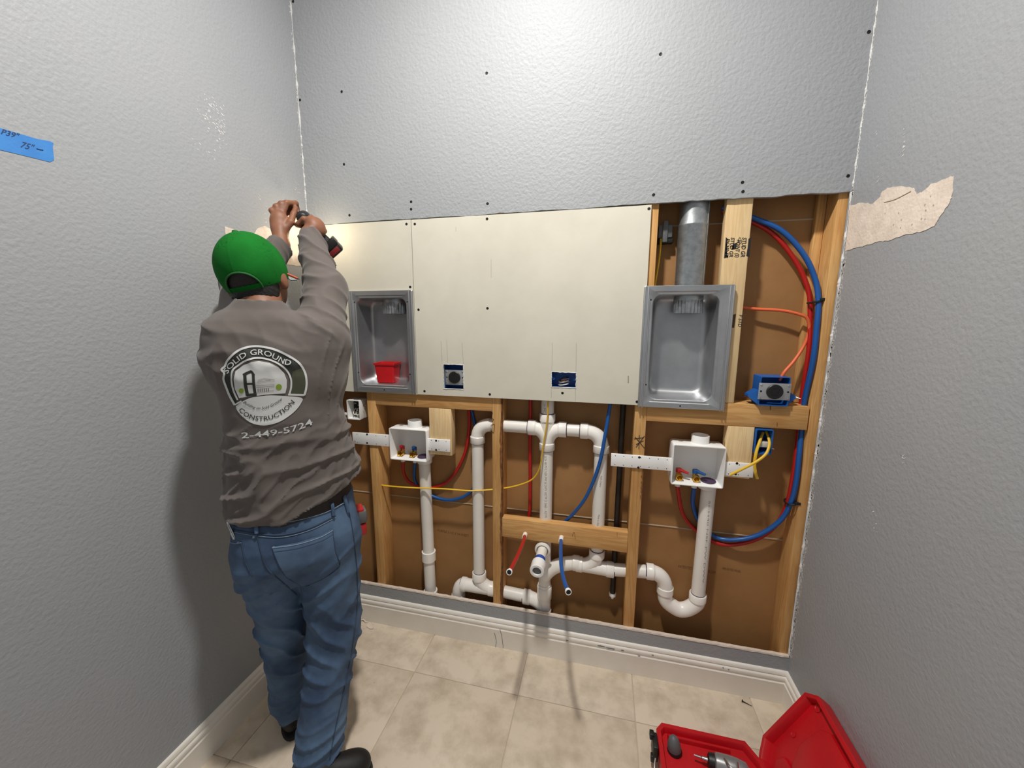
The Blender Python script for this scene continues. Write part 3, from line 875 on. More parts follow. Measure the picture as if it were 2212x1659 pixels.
# left standpipe
xs1 = X_(917, 1000)[0]
pipe((x1_, YP, .11), (xs1, YP, .866), name='standpipe')
zc_ = X_(930, 1200)[2]
xm = x1_ + (xs1 - x1_) * (zc_ - .11) / .75
g = g_lathe([(RP, -.024), (RH, -.023), (RH, .023), (RP, .024)], (xm, YP, zc_), (0, 0, 1), 28); add('coupling', *g, M['pvcfit'], dp, True, 40)
g = g_lathe([(RP, -.02), (RH, -.018), (RH, .014), (RP, .016)], (x1_, YP, z1_), (0, 0, 1), 28); add('coupling', *g, M['pvcfit'], dp, True, 40)
# stub-out with blue wrap and white cap
s0 = PY(1172, 1180, 0.03); xs0, zs0 = xc - .004, s0[2] - .002
cap_c = PY(1162, 1225, -.10)
e1 = np.array([cap_c[0], -.135, zs0 - .012]); b0 = np.array([xs0, YP - .01, zs0])
dd = (e1 - b0) / np.linalg.norm(e1 - b0)
g = g_lathe([(.021, 0), (.0345, .006), (.0345, .012), (.026, .016)], b0 + dd * .028, dd, 28); add('escutcheon_hub', *g, M['pvcfit'], dp, True, 40)
pipe(b0, b0 + dd * .13, .0215, 'stub_pipe')
g = g_lathe([(.0222, 0), (.0226, .001), (.0224, .026), (.0218, .027)], b0 + dd * .098, dd, 28); add('blue_wrap', *g, M['pvctape'], dp, True)
g = g_lathe([(.022, 0), (.0295, .003), (.0300, .028), (.0285, .036), (.0295, .040), (.0295, .052), (.0275, .054), (.0185, .054), (.0180, .046)], b0 + dd * .124, dd, 28); add('stub_cap', *g, M['abs_white'], dp, True, 40)
g = g_lathe([(.0182, 0), (0, .0005)], b0 + dd * .170, dd, 24); add('cap_plug', *g, M['grey'], dp)
# maker's print running down the pipes
def on_pipe(xc_, r):
    def fn(a, b):
        p = PY(a, b, YP - r); dx = max(-r * .99, min(r * .99, p[0] - xc_))
        return (p[0], YP - math.sqrt(r * r - dx * dx) - .0004, p[2])
    return fn
lettering('pipe_print', 'SCH 40 PVC NSF-PW & DWV ASTM D 2665 - ASTM', [(1176, 985), (1176.5, 1118)], 5, on_pipe(xc, RP), M['greyink'], dp)
lettering('pipe_print', '2IN PVC', [(1173, 872), (1174, 892)], 5, on_pipe(xc, RP), M['greyink'], dp)
lettering('pipe_print', 'NSF-DWV', [(1297, 1028), (1294, 1052)], 4, on_pipe(xr, RP), M['greyink'], dp)
lettering('pipe_print', 'Made in USA', [(1292, 1112), (1289, 1136)], 4, on_pipe(xr, RP), M['greyink'], dp)
lettering('pipe_print', 'SCH40 NSF-PW DWV', [(1531, 1082), (1517, 1260)], 4, on_pipe((x6 + x7) / 2, RP), M['greyink'], dp)

# ================================================================== LAUNDRY VALVE BOXES
def valve(root, x, y, z, hm, lever):
    cyl('valve_body', (x, y, z), (x, y, z + .030), .0105, M['brass'], root, seg=18)
    cyl('valve_nut', (x, y, z), (x, y, z + .008), .0135, M['brass'], root, seg=6)
    lathe('hose_outlet', [(.009, 0), (.010, .010), (.0135, .011), (.0140, .016), (.0132, .018), (.0138, .022), (.0132, .026), (.0095, .027), (.006, .020), (.0, .012)], (x, y - .002, z + .018), (0, -1, -.12), M['brass'], root, 20)
    h = cyl('valve_handle', (x, y, z + .030), (x, y, z + .044), .0115, hm, root, seg=14)
    if lever:
        g = g_tube([(x, y, z + .042), (x + .018, y - .010, z + .036), (x + .034, y - .014, z + .031)], [.0088, .0072, .0068], 8, True, .8)
        add('lever', *g, hm, h, True)
    else:
        g = g_tube([(x, y, z + .042), (x + .002, y - .014, z + .048), (x + .003, y - .020, z + .049)], [.0095, .0085, .0065], 8, True, .8)
        add('lever', *g, hm, h, True)
def valve_box(x0, x1, z0, z1, label, brackets, lever, dx):
    root = empty('laundry_valve_box', ((x0 + x1) / 2, 0.04, z0), label, 'valve box', 'laundry supply and drain boxes')
    yf, yb = -0.006, 0.088; t = .004
    cx, cz, hw, hh = (x0 + x1) / 2, (z0 + z1) / 2, (x1 - x0) / 2, (z1 - z0) / 2
    def lp(dw, y, r, up=0.0): return [(a, y, b) for a, b in rrect(cx, cz + up, hw - dw, hh - dw, r, 3)]
    L_ = [lp(.006, yb, .010), lp(0.0, yb - .012, .010), lp(0, yf + .002, .006), lp(.0012, yf, .006), lp(t, yf, .005), lp(t + .001, yf + .005, .005), lp(t + .006, yb - .014, .008), lp(t + .012, yb - t - .006, .006)]
    add('shell', *g_loops(L_, True, True), M['abs_white'], root, True, 40)
    # open collar on top and two knockouts
    cc = (cx + .012, 0.047, z1 - .001)
    lathe('top_collar', [(.0325, 0), (.0325, .030), (.0318, .031), (.0290, .031), (.0285, .029), (.0280, .004), (0, .004)], cc, (0, 0, 1), M['abs_white'], root)
    for s in (-1, 1):
        lathe('knockout', [(.0095, 0), (.0095, .0012), (.0080, .0012), (0, .0006)], (cx + s * hw * .62, .046, z1 - .0004), (0, 0, 1), M['greyink'], root, 16)
    zf = z0 + .006
    for k, (vx, hm) in enumerate(((x0 + .036, M['hred']), (x0 + .098, M['hblue']))):
        valve(root, vx, .044, zf, hm, lever)
        cyl('tube_adapter', (vx, .047, z0 - .026), (vx, .047, z0 + .002), .0105, M['pvc'], root, seg=16)
    lathe('drain_hole', [(.0285, .0005), (.0285, .002), (.0262, .002), (.0255, .0006), (0, .0006)], (x1 - .042, .044, z0 + .0088), (.0, -.06, 1), M['primer'], root)
    lathe('drain_socket', [(.0345, .002), (.0345, -.022), (.0330, -.024), (.0285, -.024)], (x1 - .042, YP - .004, z0), (0, 0, 1), M['abs_white'], root)
    for bx0, bx1, bz0, bz1, ns in brackets:
        b = box('bracket', bx0, bx1, .006, .0122, bz0, bz1, M['abs_white'], root, bev=.001)
        for k in range(ns):
            for zz in (bz0 + .008, bz1 - .008):
                xk = bx0 + (bx1 - bx0) * (k + .5) / ns
                g = g_lathe([(.0019, 0), (.0015, .0005), (0, .0004)], (xk, .006, zz), (0, -1, 0), 6)
                add('nail_hole', *g, M['dark'], b)
    return root
vR = valve_box(1.566, 1.754, 0.873, 1.036, 'white laundry valve box with red and blue lever handles', [(1.337, 1.566, .923, .976, 7), (1.754, 1.855, .923, .978, 3)], True, 0)
vL = valve_box(0.350, 0.536, 0.870, 1.020, 'white laundry valve box nearer the worker, with short red and blue knobs', [(0.150, 0.350, .926, .982, 4), (0.536, 0.642, .924, .980, 3)], False, 0)
for root, lst in ((vR, ((1381, 988), (1379, 1010), (1592, 1001), (1589, 1024))), (vL, ((793, 938), (793, 957), (942, 952), (942, 972)))):
    for x, y in lst: screw_head(x, y, .0058, root, .0036)

# ================================================================== WATER TUBES
RX = .0074
def tubes(name, pix, r, m, label, cat, group=None, extra=None):
    pts = [PY(a, b, c) for a, b, c in pix]
    if extra: pts += [np.array(e, float) for e in extra]
    root = empty(name, pts[0], label, cat, group)
    tube('tube' if cat == 'water tube' else 'cable', pts, r, m, root, 10)
    return root, pts
xv = 0.386
def wtube(label, pts, r, m):
    root = empty('water_tube', pts[0], label, 'water tube', 'coloured water supply tubes')
    tube('tube', pts, r, m, root, 10)
    return root
def pp(*l): return [PY(a, b, c) for a, b, c in l]
wtube('red tube looping down from the left valve box and up behind the header', [np.array((.386, .047, .852))] + pp((872, 1022, .06), (890, 1045, .075), (935, 1053, .088), (972, 1035, .088), (1000, 990, .085), (1012, 940, .085), (1013, 885, .085)) + [np.array((.69, .085, 1.3))], RX, M['red'])
wtube('blue tube looping down from the left valve box behind the tall drain pipe', [np.array((.448, .047, .852))] + pp((895, 1030, .07), (905, 1052, .085), (935, 1072, .091), (975, 1080, .091), (1015, 1064, .0935), (1035, 1020, .0935), (1032, 950, .0935), (1022, 900, .0935), (1018, 880, .0935)) + [np.array((.70, .0935, 1.3))], RX, M['blue'])
def stub(label, pix, end, m, hole, mids):
    pts = pp(*pix)
    hx, hz = hole
    pts += [np.array((hx, .070, hz + .03)), np.array((hx, .058, hz + .006)), np.array((hx, .045, hz)), np.array((hx, .0, hz))]
    e = np.array(end)
    pts += [PY(*q_) for q_ in mids] + [e]
    root = empty('water_tube', pts[0], label, 'water tube', 'coloured water supply tubes')
    tube('tube', pts, RX, m, root, 12)
    cyl('stub_sleeve', (hx, YS - .002, hz), (hx, YS - .030, hz - .001), RX + .0028, M['pvcfit'], root, seg=16)
    d = (pts[-1] - pts[-2]); d /= np.linalg.norm(d)
    lathe('cap_ring', [(RX, -.010), (RX + .0026, -.009), (RX + .0034, 0), (RX + .0024, .001), (RX + .0006, .001), (RX + .0004, -.001)], e, d, M['abs_white'], root, 20)
    lathe('bore_shade', [(RX + .0008, .0004), (0, .0009)], e, d, M['dark'], root, 16)  # near-black disc painting the shade inside the open tube end
    return root
h1 = PY(1135, 1153, YS)[[0, 2]]; h2 = PY(1213, 1160, YS)[[0, 2]]
stub('red tube dropping behind the block and ending in an open stub', [(1146, 800, .08), (1146, 868, .08), (1145, 960, .08), (1145, 1060, .08), (1144, 1105, .08)], PY(1100, 1236, -.36), M['red'], h1, [(1130, 1172, -.09), (1117, 1203, -.22), (1105, 1227, -.32)])
stub('blue tube curving down behind the block and ending in an open stub', [(1330, 800, .0335), (1317, 880, .0335), (1308, 935, .0225), (1294, 1005, .0215), (1268, 1070, .03), (1240, 1108, .05)], PY(1228, 1279, -.375), M['blue'], h2, [(1211.5, 1185, -.09), (1212.5, 1222, -.21), (1219, 1256, -.31)])
RL = .0102
wtube('thick red tube looping along the right corner stud to the right valve box', pp((1560, 455, .075), (1635, 484, .075), (1680, 515, .075), (1722, 570, .072), (1744, 620, .066), (1750, 655, .062), (1750, 700, .055), (1747, 760, .046), (1732, 860, .060), (1726, 925, .062), (1720, 980, .052), (1712, 1035, .052), (1700, 1090, .056), (1678, 1132, .062), (1640, 1162, .068), (1590, 1176, .078), (1545, 1172, .088), (1505, 1147, .088), (1475, 1110, .075)) + [np.array((1.602, .047, .845))], RL * .8, M['red'])
wtube('thick blue tube looping along the right corner stud to the right valve box', pp((1560, 448, .062), (1635, 474, .058), (1690, 500, .054), (1735, 548, .048), (1760, 600, .040), (1768, 650, .027), (1764, 710, .016), (1756, 780, .014), (1738, 866, .040), (1732, 926, .042), (1726, 985, .024), (1720, 1040, .020), (1709, 1085, .030), (1685, 1125, .044), (1640, 1155, .056), (1590, 1166, .068), (1545, 1160, .0895), (1512, 1130, .0895), (1497, 1090, .075)) + [np.array((1.664, .047, .845))], RL * .86, M['blue'])
# cable ties round the two tubes
for px, py, yy, lab in ((1760, 652, .044, 'black cable tie round the tubes near the orange cable'), (1707, 1084, .040, 'black cable tie round the tubes at the bottom of the loop')):
    c = PY(px, py, yy)
    t = empty('cable_tie', c, lab, 'cable tie', 'black cable ties')
    lp_ = [(c[0] + .0185 * math.cos(a) * (1 if px > 1740 else .9), c[1] + .027 * math.sin(a), c[2] + .004 * math.cos(a)) for a in np.linspace(0, 2 * math.pi, 20)]
    g = g_tube(lp_, .0034, 6, True, 1.0); add('strap', *g, M['black'], t, True)
    box('tie_head', c[0] + .004, c[0] + .022, c[1] - .030, c[1] - .020, c[2] + .002, c[2] + .012, M['black'], t, bev=.001)
# black iron pipe
gp = empty('black_pipe', PY(1323, 1285, .0365), 'vertical black iron pipe ending in a white cap', 'pipe')
a, b = PY(1323, 1285, .0765), PY(1347, 800, .0765)
b = np.array((a[0] + .008, .0765, 1.5))
cyl('pipe', a, b, .0115, M['iron'], gp)
lathe('end_cap', [(.006, -.016), (.007, -.004), (.0150, -.002), (.0155, .010), (.0118, .012)], a, (0, 0, 1), M['abs_white'], gp)

# ================================================================== CABLES AND OUTLETS
def cable(name, pts, r, m, label, flat=1.0):
    root = empty(name, pts[0], label, 'cable')
    tube('cable', pts, r, m, root, 8, flat=flat)
    return root
cable('yellow_cable', pp((816, 1046, .04), (840, 1050, .020), (900, 1054, .018), (960, 1056, .021), (1015, 1060, .022), (1056, 1058, .045), (1086, 1055, .045), (1120, 1048, .040), (1150, 1035, .024), (1166, 1010, .014), (1174, 960, .016), (1182, 910, .018), (1184, 866, .018), (1184, 820, .03)), .0048, M['yellow'], 'thin yellow cable crossing the middle studs and rising past the vent pipe', .7)
cable('orange_cable', pp((1600, 664, .075), (1640, 668, .068), (1690, 671, .060), (1730, 680, .052), (1745, 690, .050), (1748, 715, .052), (1736, 748, .050), (1715, 780, .040), (1695, 803, .030), (1684, 822, .030)), .0056, M['orange'], 'orange cable bowing out from behind the flat stud to the dryer outlet')
cable('yellow_cable', pp((1428, 516, .070), (1425, 550, .060), (1420, 585, .050), (1414, 622, .045), (1405, 700, .045)), .0050, M['yellow'], 'short yellow cable hanging from the box beside the round duct', .7)

def receptacle(root, x0, x1, z0, z1, y, horiz=True):
    cx, cz = (x0 + x1) / 2, (z0 + z1) / 2
    box('yoke_plate', x0, x1, y - .002, y, z0, z1, M['plate'], root, bev=.0008)
    lathe('outlet_face', [(.0265, 0), (.0265, .006), (.0245, .008), (0, .008)], (cx, y - .001, cz), (0, -1, 0), M['black'], root, 30)
    for dx, dz, w, h in ((-.010, 0, .0022, .010), (.010, .001, .0022, .010), (0, -.011, .010, .0022), (0, .012, .007, .003)):
        box('slot', cx + dx - w, cx + dx + w, y - .0098, y - .0085, cz + dz - h * .6, cz + dz + h * .6, M['dark'], root)
    for sx in (-1, 1):
        for sz in (-1, 1):
            lathe('screw', [(.0038, 0), (.0034, .002), (0, .0026)], (cx + sx * (x1 - x0) * .43, y - .002, cz + sz * (z1 - z0) * .38), (0, -1, 0), M['chrome'], root, 10)
        lathe('slot_hole', [(.0035, 0), (.0033, .0004), (0, .0004)], (cx + sx * (x1 - x0) * .42, y - .0021, cz), (0, -1, 0), M['dark'], root, 10)
def open_box(root, x0, x1, y0, y1, z0, z1, m, t=.003, name='box_shell'):
    cx, cz, hw, hh = (x0 + x1) / 2, (z0 + z1) / 2, (x1 - x0) / 2, (z1 - z0) / 2
    def lp(dw, y): return [(a, y, b) for a, b in rrect(cx, cz, hw - dw, hh - dw, .004, 2)]
    return add(name, *g_loops([lp(0, y1), lp(0, y0), lp(t, y0), lp(t, y1 - t)], True, True), m, root, True, 30)
o1 = empty('dryer_outlet', (.668, .03, 1.212), 'black round dryer outlet in a cut-out of the wide drywall sheet', 'outlet')
open_box(o1, .617, .719, .013, .075, 1.207, 1.3235, M['bluebox'])
receptacle(o1, .627, .7125, 1.229, 1.294, .012)
o3 = empty('dryer_outlet', (1.888, .0, 1.204), 'black round dryer outlet in a blue box on the right header', 'outlet')
open_box(o3, 1.842, 1.937, -.004, .066, 1.2035, 1.309, M['bluebox'])
receptacle(o3, 1.838, 1.940, 1.226, 1.286, -.0045)
for s, xa in ((-1, 1.842), (1, 1.937)):
    V = [(xa, .004, 1.206), (xa + s * .030, .012, 1.232), (xa + s * .028, .012, 1.240), (xa, .004, 1.258), (xa, .05, 1.206), (xa + s * .030, .05, 1.232), (xa + s * .028, .05, 1.240), (xa, .05, 1.258)]
    add('nail_ear', V, [(0, 1, 2, 3), (7, 6, 5, 4), (0, 4, 5, 1), (1, 5, 6, 2), (2, 6, 7, 3), (3, 7, 4, 0)], M['bluebox'], o3)
    cyl('nail', (xa + s * .030, .02, 1.236), (xa + s * .042, .008, 1.232), .0014, M['chrome'], o3, seg=6)
o2 = empty('wire_box', (1.139, .03, 1.238), 'blue outlet box with loose wires in the wide drywall sheet', 'outlet box')
open_box(o2, 1.086, 1.193, .013, .070, 1.2345, 1.3035, M['bluebox'])
for s, xx in ((-1, 1.097), (1, 1.182)):
    lathe('screw_boss', [(.005, 0), (.005, .002), (.0025, .002), (.0025, -.002)], (xx, .0135, 1.272), (0, -1, 0), M['bluebox'], o2, 12)
for dz, m_, rr in ((0, 'cream', .022), (-.012, 'cream', .024), (.006, 'copper', .018)):
    pts = [(1.139 + rr * math.cos(a), .035 + .016 * math.sin(a), 1.262 + dz + .006 * math.sin(a + 1)) for a in np.linspace(.6, 5.6, 12)]
    tube('wire', pts, .0022, M[m_], o2, 6)
# old spattered box beside the worker
ob = empty('spattered_outlet_box', (.165, .02, 1.045), 'white paint-spattered outlet box hanging beside the worker', 'outlet box')
open_box(ob, .135, .203, .0, .06, 1.046, 1.139, M['abs_white'], .004)
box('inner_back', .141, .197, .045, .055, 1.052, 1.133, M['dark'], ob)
gs = [g_blob((.145 + .05 * rng.random(), .0445, 1.056 + .07 * rng.random()), (1, 0, .3), (-.3, 0, 1), .004 + .006 * rng.random(), .003, 7, .6, .0006, (0, -1, 0)) for _ in range(22)]
g = join(*gs); tag(add('paint_spatter', *g, M['white_mud'], ob), kind='stuff')
for k in range(3): tube('wire', [(.15 + k * .012, .044, 1.09), (.152 + k * .011, .025, 1.078 - .01 * k), (.16 + k * .012, .015, 1.068), (.17 + k * .008, .03, 1.06)], .0022, M['cream'], ob, 6)
box('side_ear', .112, .135, .006, .012, 1.062, 1.075, M['abs_white'], ob, .001)
# grey box of the next room, seen from behind
jb = empty('junction_box', (1.50, .085, 1.80), 'small grey junction box in shadow beside the round duct', 'junction box')
box('box_body', 1.474, 1.523, .066, YB, 1.812, 1.858, M['grey'], jb, .002)
box('clamp_bar', 1.488, 1.506, .060, .072, 1.795, 1.872, M['grey'], jb, .002)
box('box_base', 1.476, 1.528, .070, YB, 1.793, 1.812, M['black'], jb, .002)
# blue box on the short block, two cut yellow cables hanging out
wb = empty('switch_box', (1.878, .02, 1.02), 'blue single box beside the short pale block with two cut yellow cables', 'outlet box')
open_box(wb, 1.848, 1.906, .004, .075, 1.018, 1.113, M['bluebox'], .0035)
box('clamp', 1.870, 1.905, .020, .045, 1.040, 1.062, M['cream'], wb, .002)
cyl('nail', (1.895, .012, 1.045), (1.914, .006, 1.041), .0016, M['chrome'], wb, seg=6)
tube('cut_cable', pp((1655, 932, .045), (1660, 945, .020), (1662, 960, -.002), (1655, 980, -.022), (1636, 996, -.030), (1610, 1010, -.030), (1577, 1026, -.022)), .0048, M['yellow'], wb, 8, flat=.7)
tube('cut_cable', pp((1648, 934, .045), (1642, 950, .018), (1634, 975, .000), (1630, 1000, -.006), (1632, 1020, -.006), (1636, 1034, -.006)), .0052, M['yellow'], wb, 8, flat=.7)

# ================================================================== TAPE ON THE LEFT WALL
tpx = [(-30, 268), (2, 277), (40, 288), (80, 300), (108, 305), (116, 309), (114, 318), (116, 334), (117, 346), (108, 350), (60, 338), (6, 325), (-30, 316)]
pts = [PX(a, b, 0.0009) for a, b in tpx]
n = len(pts)
V = [tuple(p) for p in pts] + [(0.0001, p[1], p[2]) for p in pts]
tpo = add('blue_tape', V, [tuple(range(n))] + [(k, n + k, n + (k + 1) % n, (k + 1) % n) for k in range(n)], M['tape'])
tag(tpo, 'strip of blue painter tape with handwritten figures on the left wall', 'tape')
q = onX(0.0012)
lettering('handwriting', '75"', [(44, 318), (72, 326)], 13, q, M['ink'], tpo, .012, .2)
pen('handwriting', [(79, 321), (86, 323), (93, 324)], .0011, q, M['ink'], tpo)
lettering('handwriting', 'P39"', [(2, 289), (40, 300)], 11, q, M['ink'], tpo, .018, .1)
# ================================================================== THE WORKER
# local frame: s to the worker's right, t forward (into the corner), z up
OM = np.array([0.36, -0.57, 0.0])
_v = OM - CAM; _v[2] = 0
FT = _v / np.linalg.norm(_v); RT = np.array([FT[1], -FT[0], 0.0])
def L2W(p):
    p = np.asarray(p, float)
    return OM + np.outer(p[..., 0].ravel(), RT).reshape(p.shape[:-1] + (3,)) + np.outer(p[..., 1].ravel(), FT).reshape(p.shape[:-1] + (3,)) + np.stack([0 * p[..., 2], 0 * p[..., 2], p[..., 2]], -1)
def MP(px, py, t):
    d = ray(px, py); k = ((OM + FT * t - CAM) @ FT) / (d @ FT)
    w = CAM + d * k - OM
    return np.array([w @ RT, t, w[2]])

# ---- implicit-surface modelling
def cap_(a, b, ra, rb):
    a = np.array(a, np.float32); b = np.array(b, np.float32); ba = b - a; l2 = float(ba @ ba) + 1e-9
    def f(P):
        pa = P - a
        h = np.clip(pa @ ba / l2, 0, 1)
        return np.sqrt(((pa - h[:, None] * ba) ** 2).sum(1)) - (ra + (rb - ra) * h)
    return f
def ell_(c, r, R=None):
    c = np.array(c, np.float32); r = np.array(r, np.float32)
    def f(P):
        q = P - c
        if R is not None: q = q @ R
        k0 = np.sqrt(((q / r) ** 2).sum(1)); k1 = np.sqrt(((q / (r * r)) ** 2).sum(1)) + 1e-6
        return k0 * (k0 - 1) / k1
    return f
def stack_(rows):
    """rows: (z, left, right, back, front) body sections, superelliptic"""
    R_ = np.array(rows, np.float32)
    def f(P):
        z = P[:, 2]
        l, r, b, fr = [np.interp(z, R_[:, 0], R_[:, i]) for i in (1, 2, 3, 4)]
        cs, a = (l + r) / 2, (r - l) / 2; ct, d = (b + fr) / 2, (fr - b) / 2
        q = (np.abs((P[:, 0] - cs) / a) ** 2.4 + np.abs((P[:, 1] - ct) / d) ** 2.4) ** (1 / 2.4)
        return np.maximum((q - 1) * np.minimum(a, d), np.maximum(z - R_[-1, 0], R_[0, 0] - z))
    return f
def smin(a, b, k):
    h = np.clip(0.5 + 0.5 * (b - a) / k, 0, 1)
    return b + (a - b) * h - k * h * (1 - h)
class Field:
    def __init__(self, prims, post=None):
        self.prims = prims; self.post = post
    def ev(self, P, act=None):
        d = None
        for i, (f, k) in enumerate(self.prims):
            if act is not None and i not in act: continue
            x = f(P); d = x if d is None else smin(d, x, k)
        if self.post is not None: d = self.post(P, d)
        return d
def surface(field, lo_, hi_, h, B=24, margin=0.03):
    lo_ = np.array(lo_); n = np.ceil((np.array(hi_) - lo_) / h).astype(int)
    KEYS, POS, QUADS = [], [], []
    S = np.int64(4096)
    key = lambda i, j, k: (i.astype(np.int64) * S + j) * S + k
    nb = (n + B - 1) // B
    rad = B * h * 0.9
    for bi in range(nb[0]):
        for bj in range(nb[1]):
            for bk in range(nb[2]):
                b0 = np.array([bi, bj, bk]) * B
                c = (lo_ + (b0 + B / 2) * h).astype(np.float32)[None]
                ds = np.array([f(c)[0] for f, _ in field.prims])
                if ds.min() > rad + margin: continue
                act = set(np.nonzero(ds < max(ds.min(), -0.02) + 2 * rad + 0.10)[0].tolist())
                ax = [np.arange(b0[a] - 1, b0[a] + B + 1) for a in range(3)]
                G = np.stack(np.meshgrid(*ax, indexing='ij'), -1)
                P = (lo_ + G.reshape(-1, 3) * h).astype(np.float32)
                D = field.ev(P, act).reshape(G.shape[:3])
                if D.min() > 0 or D.max() < 0: continue
                m = B + 1
                ins = D < 0
                cnt = np.zeros((m, m, m), int); acc = np.zeros((m, m, m, 3)); nc = np.zeros((m, m, m))
                offs = [(0, 0, 0), (1, 0, 0), (0, 1, 0), (1, 1, 0), (0, 0, 1), (1, 0, 1), (0, 1, 1), (1, 1, 1)]
                edges = [(0, 1), (2, 3), (4, 5), (6, 7), (0, 2), (1, 3), (4, 6), (5, 7), (0, 4), (1, 5), (2, 6), (3, 7)]
                sub = lambda o: D[o[0]:o[0] + m, o[1]:o[1] + m, o[2]:o[2] + m]
                for e0, e1 in edges:
                    a, b = sub(offs[e0]), sub(offs[e1])
                    x = (a < 0) != (b < 0)
                    t = np.where(x, a / np.where(np.abs(a - b) < 1e-9, 1, a - b), 0)
                    for d_ in range(3):
                        acc[..., d_] += np.where(x, offs[e0][d_] + t * (offs[e1][d_] - offs[e0][d_]), 0)
                    nc += x
                act_c = nc > 0
                I = np.argwhere(act_c)
                if len(I) == 0: continue
                pos = lo_ + (I + (b0 - 1) + acc[act_c] / nc[act_c][:, None]) * h
                gI = I + (b0 - 1) + 8
                KEYS.append(key(gI[:, 0], gI[:, 1], gI[:, 2])); POS.append(pos)
                for d_ in range(3):
                    u, w = (d_ + 1) % 3, (d_ + 2) % 3
                    sl0 = [slice(1, m)] * 3; sl1 = [slice(1, m)] * 3
                    sl1[d_] = slice(2, m + 1)
                    a, b = D[tuple(sl0)], D[tuple(sl1)]
                    E_ = np.argwhere((a < 0) != (b < 0))
                    if len(E_) == 0: continue
                    inside = a[tuple(E_.T)] < 0
                    base = E_ + 1 + (b0 - 1) + 8
                    def kk(du, dw):
                        q = base.copy(); q[:, u] -= du; q[:, w] -= dw
                        return key(q[:, 0], q[:, 1], q[:, 2])
                    Q = np.stack([kk(0, 0), kk(1, 0), kk(1, 1), kk(0, 1)], 1)
                    Q[~inside] = Q[~inside][:, ::-1]
                    QUADS.append(Q)
    K = np.concatenate(KEYS); Pp = np.concatenate(POS); Q = np.concatenate(QUADS)
    uk, idx = np.unique(K, return_index=True)
    V = Pp[idx]
    F = np.searchsorted(uk, Q)
    ok = (uk[np.clip(F, 0, len(uk) - 1)] == Q).all(1)
    return V, F[ok]
def relax(V, F, it=1, w=0.5):
    a = np.concatenate([F[:, [0, 1]], F[:, [1, 2]], F[:, [2, 3]], F[:, [3, 0]]])
    for _ in range(it):
        s = np.zeros_like(V); c = np.zeros(len(V))
        np.add.at(s, a[:, 0], V[a[:, 1]]); np.add.at(s, a[:, 1], V[a[:, 0]])
        np.add.at(c, a[:, 0], 1); np.add.at(c, a[:, 1], 1)
        V = V + w * (s / np.maximum(c, 1)[:, None] - V)
    return V
def skin(name, field, lo_, hi_, h, m, parent, it=1, mask=None):
    V, F = surface(field, lo_, hi_, h)
    V = relax(V, F, it)
    o = add(name, L2W(V), F, m, parent, True, 180)
    return o, V, F

person = empty('person', (OM[0], OM[1], 0.0), 'person in green cap, charcoal work shirt and blue jeans, reaching up with a drill', 'person')

# ---- joints
sh_r, sh_l = np.array([.098, -.005, 1.445]), np.array([-.130, .005, 1.452])
el_r, el_l = MP(703, 625, .13), np.array([-.105, .245, 1.620])
wr_r, wr_l = MP(667, 508, .300), MP(607, 530, .335)
hip_r, hip_l = np.array([.075, 0, .86]), np.array([-.095, .01, .86])
kn_r, kn_l = np.array([.070, -.02, .46]), np.array([-.078, .090, .46])
an_r, an_l = np.array([-.018, -.112, .095]), np.array([-.078, .140, .095])
HD = np.array([-.059, .052, 1.640])
yaw_h = math.radians(20); fh = np.array([math.sin(yaw_h), math.cos(yaw_h), 0.0])
tilt = math.radians(13)
fh = np.array([fh[0] * math.cos(tilt), fh[1] * math.cos(tilt), math.sin(tilt)])
rh = np.array([math.cos(yaw_h), -math.sin(yaw_h), 0.0]); roll_h = math.radians(13)
uh = np.cross(rh, fh)
rh, uh = rh * math.cos(roll_h) + uh * math.sin(roll_h), uh * math.cos(roll_h) - rh * math.sin(roll_h)
RHM = np.stack([rh, fh, uh], 1).astype(np.float32)
def hd(a, b, c): return HD + rh * a + fh * b + uh * c
def hell(a, b, c, r): return ell_(hd(a, b, c), r, RHM)

# ---- hands
def finger(pts, r0, r1):
    out = []
    n = len(pts) - 1
    for i in range(n):
        a = r0 + (r1 - r0) * i / n; b = r0 + (r1 - r0) * (i + 1) / n
        out.append((cap_(pts[i], pts[i + 1], a, b), .004))
    return out
HANDS = []
# right hand closed round the drill handle
G = MP(676, 494, .345)
hx = np.array([.70, .10, -.70]); hx /= np.linalg.norm(hx)            # handle, towards the battery
hn = np.array([.62, -.28, .73]); hn -= hx * (hn @ hx); hn /= np.linalg.norm(hn)   # back of the hand
hf = np.cross(hn, hx); hf *= np.sign(hf[1])                                     # forward
hand_c = G + hn * .014 - hf * .018
HANDS += [(cap_(wr_r, hand_c, .026, .030), .02), (ell_(hand_c, (.040, .040, .026), np.stack([hx, hf, hn], 1).astype(np.float32)), .015)]
for i, ln in enumerate((1.0, 1.08, 1.0, .84)):
    kn = G + hx * (-.030 + .020 * i) + hn * .024 + hf * .016
    HANDS += finger([kn - hf * .02, kn, kn + hf * .022 * ln - hn * .014, kn + hf * .018 * ln - hn * .046, kn - hf * .006 - hn * .050], .0100, .0080)
th = G - hx * .040 + hn * .002 - hf * .020
HANDS += finger([hand_c - hx * .02, th, th - hn * .026 + hf * .008, th - hn * .036 + hf * .032], .0125, .0085)
